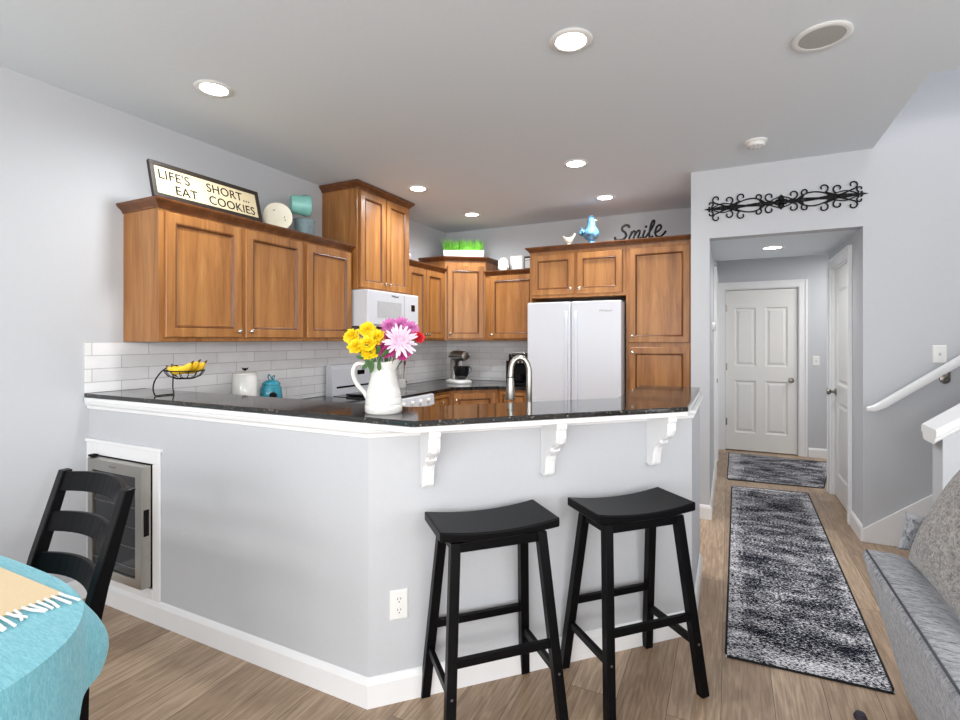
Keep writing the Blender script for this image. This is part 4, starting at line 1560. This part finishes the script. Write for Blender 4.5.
jr = thing('cookie_jar', 'teal glazed jar with looped lid knob beside the white canister', 'jar', (0.24, 1.03, ZC), radians(-62))
MB().lathe([(0, 0), (0.065, 0), (0.074, 0.02), (0.077, 0.09), (0.072, 0.150), (0.062, 0.166), (0.058, 0.170), (0, 0.170)], 32).build('body', M['teal'], jr, smooth=True)
MB().lathe([(0, 0.1705), (0.064, 0.1705), (0.062, 0.180), (0.045, 0.196), (0.02, 0.204), (0, 0.205)], 32).build('lid', M['teal'], jr, smooth=True)
lk2 = MB()
lk2.tube(spline([(0, -0.012, 0.203), (0, -0.022, 0.222), (0, -0.014, 0.243), (0, -0.002, 0.226), (0, 0.006, 0.208), (0, 0.010, 0.226), (0, 0.024, 0.236), (0, 0.022, 0.218), (0, 0.010, 0.204)], 5), 0.0045, 8)
lk2.build('lid_knob', M['teal'], jr, smooth=True)
pw_ = MB()
pw_.ball((0.062, 0.035, 0.100), 0.026, (0.7, 1.1, 0.9), 14, 8)
pw_.build('painted_patch', M['ink'], jr, smooth=True, label='black painted patch')
pw_ = MB()
pw_.ball((0.058, 0.015, 0.073), 0.030, (0.8, 1.5, 0.6), 14, 8)
pw_.build('painted_patch', M['ceramic'], jr, smooth=True, label='white painted patch')

# utensil holder with bottle right of the stove (seen beside the pitcher spout)
uh = thing('utensil_crock', 'small white crock of kitchen tools right of the stove', 'crock', (0.17, 2.73, ZC))
MB().lathe([(0, 0), (0.05, 0), (0.055, 0.01), (0.055, 0.095), (0.050, 0.095), (0.048, 0.012), (0, 0.010)], 28).build('body', M['ceramic'], uh, smooth=True)
for k, (dx, dy, hh_, mt) in enumerate(((-0.012, -0.02, 0.30, 'steel'), (0.012, 0.018, 0.28, 'brown'), (0.0, 0.0, 0.31, 'steel'))):
    tt = thing('cooking_utensil', ['steel kitchen utensil standing left in the small white crock', 'brown wooden utensil standing right in the small white crock', 'tallest steel utensil in the middle of the white crock'][k], 'utensil', (0.17 + dx, 2.73 + dy, ZC + 0.015))
    MB().tube([(0, 0, 0), (dx * 0.6, dy * 0.8, hh_ * 0.75)], 0.004, 8).build('shaft', M[mt], tt, smooth=True)
    MB().ball((dx * 0.7, dy * 0.95, hh_ * 0.86), 0.02, (0.35, 0.9, 1.7), 12, 8).build('head', M[mt], tt, smooth=True)
MB().ball((0.054, 0.012, 0.06), 0.010, (0.3, 1, 1), 10, 6).build('painted_dot', M['ink'], uh, smooth=True, label='black dot')

# stand mixer
mx = thing('stand_mixer', 'silver stand mixer in the counter corner', 'stand mixer', (0.42, 3.50, ZC), radians(150))
# local +y is toward the wall, bowl side toward -y... turned so that the head points left
def rr_loop(cx_, w_, d_, z, n=24, e=3.0):
    out = []
    for i in range(n):
        a = 2 * pi * i / n
        ca, sa = cos(a), sin(a)
        out.append((cx_ + w_ * abs(ca) ** (2 / e) * (1 if ca > 0 else -1), d_ * abs(sa) ** (2 / e) * (1 if sa > 0 else -1), z))
    return out
MB().loft([rr_loop(0, 0.165, 0.11, 0), rr_loop(0, 0.17, 0.115, 0.012), rr_loop(0, 0.165, 0.11, 0.030), rr_loop(0, 0.13, 0.08, 0.04)]).build('base', M['whitep'], mx, smooth=True, label='white foot plate')
MB().loft([rr_loop(0.09, 0.05, 0.045, 0.035), rr_loop(0.095, 0.045, 0.04, 0.10), rr_loop(0.095, 0.045, 0.045, 0.20), rr_loop(0.09, 0.05, 0.05, 0.26)]).build('column', M['steel'], mx, smooth=True)
hm = MB()
L = []
for x, ry, rz_ in ((-0.150, 0.028, 0.028), (-0.145, 0.045, 0.045), (-0.09, 0.056, 0.058), (0.0, 0.062, 0.064), (0.09, 0.060, 0.060), (0.14, 0.045, 0.045), (0.155, 0.02, 0.02)):
    L.append([(x, ry * cos(2 * pi * i / 20), 0.305 + rz_ * sin(2 * pi * i / 20)) for i in range(20)])
hm.loft(L)
hm.build('motor_head', M['steel'], mx, smooth=True)
MB().box(-0.14, -0.0635, 0.292, 0.13, 0.0635, 0.302).build('trim_band', M['ink'], mx, label='dark band on the head')
MB().lathe([(0, 0.045), (0.045, 0.045), (0.075, 0.09), (0.088, 0.14), (0.092, 0.19), (0.089, 0.19), (0.084, 0.14), (0.0, 0.06)], 28, (-0.06, 0, 0)).build('bowl', M['darkglass'], mx, smooth=True, label='dark reflective bowl')
MB().tube(spline([(-0.06, -0.092, 0.18), (-0.06, -0.125, 0.17), (-0.06, -0.13, 0.13), (-0.06, -0.085, 0.10)], 6), 0.006, 8).build('bowl_handle', M['chrome'], mx, smooth=True)
MB().lathe([(0, 0.18), (0.018, 0.18), (0.018, 0.25), (0, 0.25)], 14, (-0.06, 0, 0)).build('beater_shaft', M['chrome'], mx, smooth=True)

# coffee maker
cf = thing('coffee_maker', 'black single-serve coffee maker left of the refrigerator', 'coffee maker', (1.13, 3.62, ZC), radians(10))
MB().box(-0.10, -0.16, 0, 0.11, 0.16, 0.03).build('base', M['black'], cf, bevel=0.008)
MB().box(-0.10, 0.03, 0.031, 0.11, 0.16, 0.30).build('column', M['black'], cf, bevel=0.012)
MB().box(-0.105, -0.16, 0.21, 0.115, 0.029, 0.34).build('brew_head', M['black'], cf, bevel=0.02, seg=3)
MB().box(-0.165, -0.03, 0.0, -0.107, 0.15, 0.26).build('water_tank', M['darkglass'], cf, bevel=0.012)
MB().tube(spline([(-0.06, -0.165, 0.30), (-0.06, -0.175, 0.345), (0.07, -0.175, 0.345), (0.07, -0.165, 0.30)], 6), 0.006, 8).build('handle', M['chrome'], cf, smooth=True)
for k in range(3):
    MB().lathe([(0, 0), (0.009, 0), (0.008, -0.004), (0, -0.005)], 12, (-0.035 + k * 0.04, -0.1605, 0.25), 'y').build('button', M['greyp'], cf, smooth=True)
MB().lathe([(0, 0.031), (0.032, 0.031), (0.038, 0.06), (0.04, 0.12), (0.037, 0.12), (0, 0.04)], 20, (0.0, -0.08, 0)).build('mug', M['darkglass'], cf, smooth=True)

# faucet
fa = thing('faucet', 'tall brushed nickel gooseneck faucet behind the bar', 'faucet', (2.195, 1.035, ZC - 0.0), radians(26 + 180))
# local +x points left as seen
MB().lathe([(0, 0), (0.028, 0), (0.030, 0.006), (0.024, 0.014), (0.020, 0.05), (0.017, 0.06), (0, 0.06)], 24).build('base', M['nickel'], fa, smooth=True)
nk = MB()
pts = [(0, 0, 0.055), (0, 0, 0.18), (0.0, 0, 0.28)]
for k in range(13):
    a = pi * k / 12
    pts.append((0.050 - 0.050 * cos(a), 0, 0.315 + 0.078 * sin(a)))
pts.append((0.102, 0, 0.285))
nk.tube(pts, 0.016, 14)
nk.build('neck', M['steel'], fa, smooth=True)
MB().lathe([(0, 0.165), (0.026, 0.165), (0.027, 0.175), (0.021, 0.235), (0.018, 0.284), (0, 0.284)], 20, (0.102, 0, 0)).build('spray_head', M['steel'], fa, smooth=True)
MB().lathe([(0.0182, 0), (0.019, 0.0), (0.019, 0.005), (0.0182, 0.005)], 20, (0.102, 0, 0.2842), cap=False).build('collar', M['ink'], fa, smooth=True, label='dark collar')
MB().tube([(0, 0, 0.045), (0, -0.05, 0.075)], 0.006, 8).build('lever', M['nickel'], fa, smooth=True)

# ------------------------------------------------------------------ decor on top of the cabinets
ZL = 1.40 + 0.765
# cookies sign leaning back
tilt = radians(-14)
sg = thing('framed_sign', "black framed cream sign reading LIFE'S SHORT... EAT COOKIES", 'sign', (0.345, 0.14, ZL + 0.0345), R90)
SW, SH = 0.72, 0.215
sgm = Matrix.Rotation(tilt, 4, 'X')
def sgo(o):
    o.rotation_euler = (tilt, 0, 0)
    return o
f_ = MB()
fw_ = 0.024
for b_ in ((0, 0, SW, fw_), (0, SH - fw_, SW, SH), (0, fw_, fw_, SH - fw_), (SW - fw_, fw_, SW, SH - fw_)):
    f_.box(b_[0], -0.012, b_[1], b_[2], 0.012, b_[3])
sfm = sgo(f_.build('frame', M['frame'], sg, bevel=0.002))
brd = sgo(MB().box(fw_ - 0.002, -0.004, fw_ - 0.002, SW - fw_ + 0.002, 0.008, SH - fw_ + 0.002).build('board', M['signcream'], sg))
for txt, sz, x, z in (("LIFE'S", 0.078, 0.042, 0.118), ('SHORT...', 0.078, 0.335, 0.118), ('EAT', 0.078, 0.130, 0.040), ('COOKIES', 0.078, 0.340, 0.040)):
    t_ = text_mesh(txt, sz, 0.001, 'lettering', M['ink'], brd, (x, -0.0052, z), (R90, 0, 0), xs=0.98, space=1.05)

# cream plate leaning against the wall
pl = thing('enamel_plate', 'round cream enamel plate with chips standing beside the sign', 'plate', (0.245, 1.085, ZL + 0.034), radians(-35))
m_ = MB().lathe([(0, 0.0), (0.055, 0.0), (0.088, 0.008), (0.099, 0.012), (0.099, 0.016), (0.086, 0.013), (0.054, 0.005), (0, 0.005)], 40, (0, 0, 0.0995), 'x')
pp = m_.build('dish', M['cream'], pl, smooth=True)
for (a, b_, c_) in ((-0.025, 0.145, 0.6), (0.045, 0.10, 1.3), (0.05, 0.080, 1.5), (-0.03, 0.035, 0.2), (0.02, 0.035, 1.0)):
    k = MB().ball((0.0055, a, b_), 0.008, (0.15, 1.0, 0.3), 8, 6, Matrix.Rotation(c_, 4, 'X'))
    k.build('chip', M['ink'], pl, label='small dark chip mark')
MB().box(-0.03, -0.03, -0.012, -0.004, 0.03, 0.03).build('easel', M['frame'], pl)


def pail(name, label, mat, loc, rot):
    r = thing(name, label, 'bucket', loc)
    r.rotation_euler = rot
    MB().lathe([(0, 0), (0.066, 0), (0.069, 0.004), (0.078, 0.135), (0.081, 0.139), (0.077, 0.140), (0.074, 0.135), (0.064, 0.006), (0, 0.005)], 32).build('bucket', mat, r, smooth=True)
    MB().tube([(0.0805 * cos(t * 2 * pi / 30), 0.0805 * sin(t * 2 * pi / 30), 0.138) for t in range(30)], 0.003, 6, closed=True).build('rim', M['bluegrey'], r, smooth=True)
    hd_ = MB()
    hd_.tube([(0.083 * cos(a), -0.02 * sin(a), 0.115 - 0.075 * sin(a)) for a in [pi * k / 14 for k in range(15)]], 0.002, 6)
    hd_.build('handle', M['nickel'], r, smooth=True)
    return r


pail('enamel_bucket', 'weathered grey-blue bucket standing upright right of the cream plate', M['bluegrey'], (0.21, 1.375, ZL + 0.0335), (0, 0, R90))
pail('mint_bucket', 'mint enamel bucket lying on its side on the upright bucket', M['mint'], (0.235, 1.215, ZL + 0.258), (0, R90, R90 * 0.62))

# small figurine right of the tall cabinet
fgm = thing('cat_figurine', 'small white patterned figurine beside the tallest cabinet', 'figurine', (0.26, 2.73, ZL + 0.0335))
fb = MB()
fb.ball((0, 0, 0.05), 0.034, (0.8, 1, 1.45), 14, 10)
fb.ball((0.004, 0.0, 0.105), 0.024, (0.9, 1.1, 1), 14, 10)
fb.prism([(-0.022, 0.115), (-0.008, 0.125), (-0.019, 0.145)], 'x', -0.004, 0.006)
fb.prism([(0.008, 0.125), (0.022, 0.115), (0.019, 0.145)], 'x', -0.004, 0.006)
fb.build('body', M['purple'], fgm, smooth=True)
MB().ball((0.026, -0.008, 0.108), 0.004, (1, 1, 1), 8, 6).build('eye', M['ink'], fgm)

# grass planter
gp = thing('grass_planter', 'white rectangular planter of bright green artificial grass', 'planter', (0.43, 3.60, 2.3375), radians(28))
MB().loft([[(-0.225, -0.055, 0), (0.225, -0.055, 0), (0.225, 0.055, 0), (-0.225, 0.055, 0)], [(-0.235, -0.062, 0.092), (0.235, -0.062, 0.092), (0.235, 0.062, 0.092), (-0.235, 0.062, 0.092)]]).build('box', M['paper'], gp, bevel=0.003)
gr = MB()
random.seed(5)
for k in range(420):
    x, y = random.uniform(-0.222, 0.222), random.uniform(-0.05, 0.05)
    hgt = random.uniform(0.075, 0.15)
    lx, ly = random.gauss(0, 0.028), random.gauss(0, 0.018)
    a = random.uniform(0, pi)
    wv = Vector((cos(a), sin(a), 0)) * 0.0034
    p0, p1, p2 = Vector((x, y, 0.088)), Vector((x + lx * 0.4, y + ly * 0.4, 0.088 + hgt * 0.6)), Vector((x + lx, y + ly, 0.088 + hgt))
    cr = Vector((-wv.y, wv.x, 0)) * 0.3
    gr.loft([[p0 - wv, p0 + cr, p0 + wv, p0 - cr], [p1 - wv * .8, p1 + cr, p1 + wv * .8, p1 - cr], [p2 - wv * .1, p2 + cr * .1, p2 + wv * .1, p2 - cr * .1]])
gr.build('grass', M['grass'], gp, kind='stuff')

# pieces on the back cabinet left of the refrigerator
ZK = 1.40 + 0.745 + 0.032
ZKt = ZK + 0.0005
hx = thing('hexagon_plaque', 'small white hexagonal plaque on the cabinet beside grass planter', 'ornament', (0.90, 3.665, ZKt))
hx_ = [(0.065 * cos(pi / 6 + k * pi / 3), 0.068 + 0.068 * sin(pi / 6 + k * pi / 3)) for k in range(6)]
hx_ = [(0.066 * sin(a), 0.076 + 0.080 * cos(a)) for a in [radians(v) for v in (25, 65, 115, 155, 205, 245, 295, 335)]]
MB().prism(hx_, 'y', -0.008, 0.008).build('rim', M['ceramic'], hx, bevel=0.003)
MB().prism([(a * 0.78, 0.076 + (b_ - 0.076) * 0.78) for a, b_ in hx_], 'y', -0.0095, -0.0082).build('face', M['greyp'], hx, label='pale grey face')
fo = thing('picture_frame', 'white square framed print leaning behind the small plaque', 'picture frame', (1.04, 3.72, ZKt))
MB().box(-0.075, -0.008, 0, 0.075, 0.008, 0.17).build('frame', M['ceramic'], fo, bevel=0.003)
MB().box(-0.058, -0.0095, 0.018, 0.058, -0.0082, 0.152).build('print', M['paper'], fo, label='pale print')
gn = thing('gnome_ornament', 'tiny grey cone-shaped ornament between plaque and framed print', 'ornament', (0.968, 3.66, ZKt))
MB().lathe([(0, 0), (0.022, 0), (0.018, 0.03), (0.008, 0.06), (0, 0.075)], 18).build('cone', M['nickel'], gn, smooth=True)
bx = thing('chalkboard_box', 'dark printed box against the refrigerator cabinet top', 'box', (1.225, 3.67, ZKt))
MB().box(-0.07, -0.02, 0, 0.075, 0.02, 0.145).build('box', M['frame'], bx, bevel=0.002)
MB().box(-0.058, -0.0215, 0.015, 0.06, -0.0202, 0.10).build('label_panel', M['greyp'], bx, label='grey panel')
MB().box(-0.058, -0.0215, 0.108, 0.06, -0.0202, 0.12).build('label_line', M['paper'], bx, label='white line of lettering')

# hen, rooster, Smile sign above the refrigerator
ZF = 1.83 + 0.485 + 0.0325
he = thing('hen_figurine', 'small off-white ceramic hen above the refrigerator, left of the blue rooster', 'figurine', (1.735, 3.39, ZF))
hb = MB()
L = []
for x, z, r_ in ((-0.066, 0.105, 0.004), (-0.056, 0.092, 0.014), (-0.038, 0.068, 0.026), (-0.01, 0.052, 0.036), (0.02, 0.056, 0.034), (0.042, 0.075, 0.024), (0.052, 0.095, 0.017), (0.060, 0.105, 0.013), (0.072, 0.105, 0.003)):
    L.append([(x, r_ * 0.8 * cos(2 * pi * i / 16), z + r_ * sin(2 * pi * i / 16)) for i in range(16)])
hb.loft(L)
hb.build('body', M['hen'], he, smooth=True)
MB().lathe([(0, 0), (0.028, 0), (0.024, 0.012), (0.02, 0.022), (0, 0.022)], 20).build('base', M['hen'], he, smooth=True)
MB().prism([(0.048, 0.113), (0.054, 0.126), (0.060, 0.117), (0.066, 0.122), (0.068, 0.110)], 'y', -0.003, 0.003).build('comb', M['hen'], he)

ro = thing('rooster_figurine', 'tall glazed blue ceramic rooster above the refrigerator', 'figurine', (1.955, 3.40, ZF), radians(10))
rb = MB()
rb.lathe([(0, 0.0), (0.050, 0.0), (0.046, 0.012), (0.030, 0.026), (0.030, 0.040), (0.055, 0.055), (0.074, 0.080), (0.080, 0.105), (0.074, 0.132), (0.056, 0.158), (0.042, 0.180), (0.036, 0.205), (0.038, 0.225), (0.036, 0.245), (0.024, 0.262), (0, 0.268)], 28)
rb.build('body', M['rooster'], ro, smooth=True)
MB().prism([(-0.020, 0.258), (-0.014, 0.283), (-0.005, 0.272), (0.003, 0.292), (0.011, 0.274), (0.022, 0.284), (0.028, 0.258)], 'y', -0.007, 0.007).build('comb', M['rooster'], ro, bevel=0.002)
MB().lathe([(0.011, 0.0), (0.006, 0.010), (0, 0.026)], 10, (0.034, -0.006, 0.232), 'x').build('beak', M['hen'], ro, smooth=True)
MB().ball((0.030, -0.006, 0.205), 0.012, (0.8, 0.8, 1.4), 10, 6).build('wattle', M['rooster'], ro, smooth=True)
for sy in (-1, 1):
    MB().ball((-0.010, sy * 0.070, 0.108), 0.045, (1.1, 0.35, 0.8), 16, 8).build('wing', M['rooster'], ro, smooth=True)
tl = MB()
for k in range(6):
    tl.tube(spline([(-0.055, 0.012 * (k - 2.5), 0.11), (-0.092, 0.015 * (k - 2.5), 0.128 + 0.008 * k), (-0.105 + 0.004 * k, 0.017 * (k - 2.5), 0.095)], 5), 0.013, 8)
tl.build('tail', M['rooster'], ro, smooth=True)

sm_ = thing('smile_sign', 'black cut-out script word Smile on top of the pantry cabinet', 'sign', (2.185, 3.385, ZF - 0.0), 0)
# strokes in the sign plane (x, z)
def stroke(pts, r_=0.0125):
    mb = MB()
    mb.tube([(p.x, 0, p.y) for p in spline([Vector((a, b_, 0)) for a, b_ in pts], 7)], r_, 8)
    return mb
S_ = [(0.140, 0.125), (0.130, 0.146), (0.102, 0.152), (0.074, 0.134), (0.074, 0.106), (0.100, 0.082), (0.108, 0.052), (0.086, 0.024), (0.048, 0.014), (0.012, 0.022), (0.004, 0.048)]
stroke(S_, 0.0115).build('letter_s', M['ink'], sm_, smooth=True)
stroke([(0.134, 0.014), (0.162, 0.088)], 0.0100).build('letter_m', M['ink'], sm_, smooth=True)
stroke([(0.146, 0.046), (0.176, 0.086), (0.192, 0.082), (0.188, 0.056), (0.176, 0.016)], 0.0100).build('letter_m_arch', M['ink'], sm_, smooth=True)
stroke([(0.188, 0.050), (0.216, 0.088), (0.234, 0.084), (0.230, 0.056), (0.220, 0.026), (0.232, 0.014), (0.252, 0.028)], 0.0100).build('letter_m_arch', M['ink'], sm_, smooth=True)
stroke([(0.282, 0.088), (0.268, 0.050), (0.264, 0.026), (0.276, 0.014), (0.294, 0.030)], 0.0100).build('letter_i', M['ink'], sm_, smooth=True)
MB().ball((0.291, 0, 0.120), 0.012, (1, 0.8, 1), 12, 8).build('letter_i_dot', M['ink'], sm_, smooth=True)
stroke([(0.294, 0.030), (0.330, 0.080), (0.362, 0.140), (0.364, 0.168), (0.350, 0.166), (0.334, 0.128), (0.320, 0.060), (0.320, 0.026), (0.332, 0.014), (0.354, 0.030)], 0.0100).build('letter_l', M['ink'], sm_, smooth=True)
stroke([(0.362, 0.052), (0.400, 0.070), (0.424, 0.098), (0.418, 0.122), (0.396, 0.118), (0.378, 0.086), (0.374, 0.046), (0.390, 0.020), (0.420, 0.018), (0.452, 0.044), (0.466, 0.066)], 0.0100).build('letter_e', M['ink'], sm_, smooth=True)
MB().box(0.03, -0.012, 0, 0.43, 0.012, 0.006).build('foot_strip', M['ink'], sm_)

# ------------------------------------------------------------------ wall decor and plates
sc2 = thing('wall_scroll', 'black wrought-iron scrollwork ornament above the hall opening', 'wall ornament', (3.52, YO - 0.012, 2.43))
def scroll_pts(x0, z0, turn, size, dirx, dirz):
    """spiral hook ending"""
    out = []
    for k in range(16):
        a = k / 15 * turn
        r_ = size * (1 - 0.72 * k / 15)
        out.append((x0 + dirx * (r_ * sin(a)), z0 + dirz * (size - r_ * cos(a))))
    return out
def st_(pts, r_=0.0052):
    mb = MB()
    mb.tube([(p[0], 0, p[1]) for p in pts], r_, 6)
    return mb
iron = MB()
def add_stroke(pts, r_=0.0050):
    iron.tube([(p[0], 0, p[1]) for p in pts], r_, 6)
for sx in (-1, 1):
    for sz in (-1, 1):
        X = lambda x: sx * x
        # long lens-shaped bars
        add_stroke([(X(0.02), 0), (X(0.12), sz * 0.012), (X(0.25), sz * 0.003), (X(0.38), sz * 0.014), (X(0.48), 0)], 0.0045)
        add_stroke([(p.x, p.y) for p in spline([Vector((X(0.09), sz * -0.004, 0)), Vector((X(0.14), sz * 0.036, 0)), Vector((X(0.20), sz * 0.050, 0)), Vector((X(0.27), sz * 0.034, 0)), Vector((X(0.33), sz * -0.006, 0))], 6)])
        add_stroke([(p.x, p.y) for p in spline([Vector((X(0.28), sz * 0.004, 0)), Vector((X(0.34), sz * 0.026, 0)), Vector((X(0.40), sz * 0.034, 0)), Vector((X(0.47), sz * 0.004, 0))], 6)], 0.0042)
        add_stroke([(p.x, p.y) for p in spline([Vector((X(0.0), sz * 0.040, 0)), Vector((X(0.04), sz * 0.030, 0)), Vector((X(0.085), sz * 0.004, 0))], 6)], 0.0042)
        # scrolls, from the centre outward: (foot x, centre x, centre z, radius, opening direction)
        for fx, cx_, cz_, rad, dr_ in ((0.015, 0.075, 0.048, 0.032, 1), (0.11, 0.150, 0.056, 0.026, -1), (0.40, 0.262, 0.070, 0.032, 1), (0.22, 0.348, 0.056, 0.032, -1), (0.30, 0.435, 0.072, 0.030, 1), (0.46, 0.475, 0.038, 0.020, -1)):
            P_ = []
            st0 = -1.2 if dr_ > 0 else -1.9
            for k in range(17):
                t = k / 16
                a = st0 + dr_ * t * 5.0
                r2 = rad * (1 - 0.62 * t)
                P_.append((X(cx_ + r2 * cos(a)), sz * (cz_ + r2 * sin(a))))
            s0 = P_[0]
            lead = spline([Vector((X(fx), sz * 0.002, 0)), Vector(((X(fx) + s0[0]) / 2, sz * (abs(s0[1]) * 0.35), 0)), Vector((s0[0], s0[1], 0))], 4)
            add_stroke([(p.x, p.y) for p in lead] + P_[1:], 0.0052)
    # end finial: small fleur and point
    iron.loft([[(sx * 0.49, -0.004, -0.008), (sx * 0.49, 0.004, -0.008), (sx * 0.49, 0.004, 0.008), (sx * 0.49, -0.004, 0.008)], [(sx * 0.523, -0.001, -0.001), (sx * 0.523, 0.001, -0.001), (sx * 0.523, 0.001, 0.001), (sx * 0.523, -0.001, 0.001)]])
    iron.ball((sx * 0.485, 0, 0.013), 0.008)
    iron.ball((sx * 0.485, 0, -0.013), 0.008)
iron.tube([(-0.49, 0, 0), (0.49, 0, 0)], 0.0045, 6)
iron.build('scrollwork', M['blackm'], sc2, smooth=True)
ctr = MB()
for a in range(4):
    t = a * pi / 2
    ctr.ball((0.024 * cos(t), -0.002, 0.030 * sin(t)), 0.019, (1.1, 0.5, 1.1), 12, 8)
ctr.ball((0, -0.004, 0), 0.012)
for sz in (-1, 1):
    ctr.lathe([(0.009, 0), (0.0, 0.026)], 8, (0, 0, 0.036 * 1)) if sz > 0 else ctr.lathe([(0.009, 0), (0.0, -0.026)], 8, (0, 0, -0.036))
ctr.build('centre_rosette', M['blackm'], sc2, smooth=True)


def plate(name, label, cat, loc, rz, outlet=False, w_=0.072, h_=0.116):
    r = thing(name, label, cat, loc, rz)
    MB().rings(w_, h_, [(0, 0), (0, -0.003), (0.004, -0.006), (0.006, -0.0065)], -w_ / 2, -h_ / 2).build('cover_plate', M['whitep'], r)
    if outlet:
        for z in (-0.021, 0.021):
            s_ = MB().lathe([(0, -0.0066), (0.0165, -0.0066), (0.0165, -0.0085), (0, -0.0085)], 24, (0, 0, z), 'y').build('socket', M['whitep'], r)
            for dx in (-0.006, 0.006):
                MB().box(dx - 0.0011, -0.009, z, dx + 0.0011, -0.0086, z + 0.008).build('slot', M['ink'], s_)
            MB().lathe([(0, -0.009), (0.0024, -0.009), (0.0024, -0.0086), (0, -0.0086)], 10, (0, 0, z - 0.008), 'y').build('slot', M['ink'], s_)
    else:
        MB().prism([(-0.0066, -0.010), (-0.0066, 0.010), (-0.014, 0.006), (-0.0125, 0.002)], 'x', -0.005, 0.005).build('toggle', M['greyp'], r)
    return r


ox = 2.009
plate('power_outlet', 'white duplex power outlet low on the half wall left of stools', 'outlet', (ox + 0.0005, ox - 1.926 - 0.0005, 0.375), radians(45), True)
plate('light_switch', 'white light switch on the far hall wall beside the entry door', 'switch', (4.107, 5.6465, 1.155), 0)
plate('light_switch', 'white light switch on the stair wall above the handrail', 'switch', (4.428, YO - 0.0005, 1.315), 0, w_=0.074, h_=0.118)
th = thing('thermostat', 'small round grey thermostat on the left wall of the hall', 'thermostat', (CX0 + 0.0005, 3.55, 1.53), R90)
MB().lathe([(0, 0), (0.042, 0), (0.042, -0.018), (0.036, -0.024), (0, -0.024)], 28, (0, 0, 0), 'y').build('housing', M['whitep'], th, smooth=True)
MB().lathe([(0, -0.0245), (0.034, -0.0245), (0.033, -0.026), (0, -0.027)], 28, (0, 0, 0), 'y').build('dial', M['nickel'], th, smooth=True, label='grey metal dial')

# handrail
hrl = thing('handrail', 'white sloping handrail on the stair wall', 'handrail', (0, 0, 0))
hm_ = MB()
prf = [(-0.022, -0.018), (-0.026, 0.0), (-0.022, 0.018), (-0.010, 0.026), (0.010, 0.026), (0.022, 0.018), (0.026, 0.0), (0.022, -0.018)]
pth = [(4.02, 0.935), (4.06, 0.940), (4.11, 0.968)] + [(4.11 + d, 0.968 + SL * 1.0 * d) for d in (0.02, 1.0, 2.4)]
yr = YO - 0.075
L = []
for i, (x, z) in enumerate(pth):
    sc_f = 0.55 if i == 0 else 1
    L.append([(x - (b_ * 0.5 * sc_f if i > 1 else 0), yr + a * sc_f, z + b_ * sc_f) for a, b_ in prf])
hm_.loft(L)
hm_.build('rail', M['trim'], hrl, smooth=True)
for x in (4.455, 5.6):
    z = 0.968 + SL * (x - 4.11)
    bkt = MB()
    bkt.lathe([(0, 0), (0.030, 0), (0.028, -0.008), (0.012, -0.012), (0, -0.012)], 20, (x, YO - 0.0005, z - 0.085), 'y')
    bkt.tube(spline([(x, YO - 0.01, z - 0.085), (x, YO - 0.06, z - 0.08), (x, yr, z - 0.03)], 5), 0.008, 8)
    bkt.build('bracket', M['nickel'], hrl, smooth=True, label='satin nickel wall bracket')

# small item on the floor at the bottom edge
ft = thing('furniture_foot', 'small dark grey foot on the floor at the bottom edge near the rug', 'furniture foot', (3.612, 0.755, 0))
MB().lathe([(0, 0), (0.020, 0), (0.022, 0.008), (0.016, 0.022), (0, 0.024)], 18).build('cap', M['soil'], ft, smooth=True)
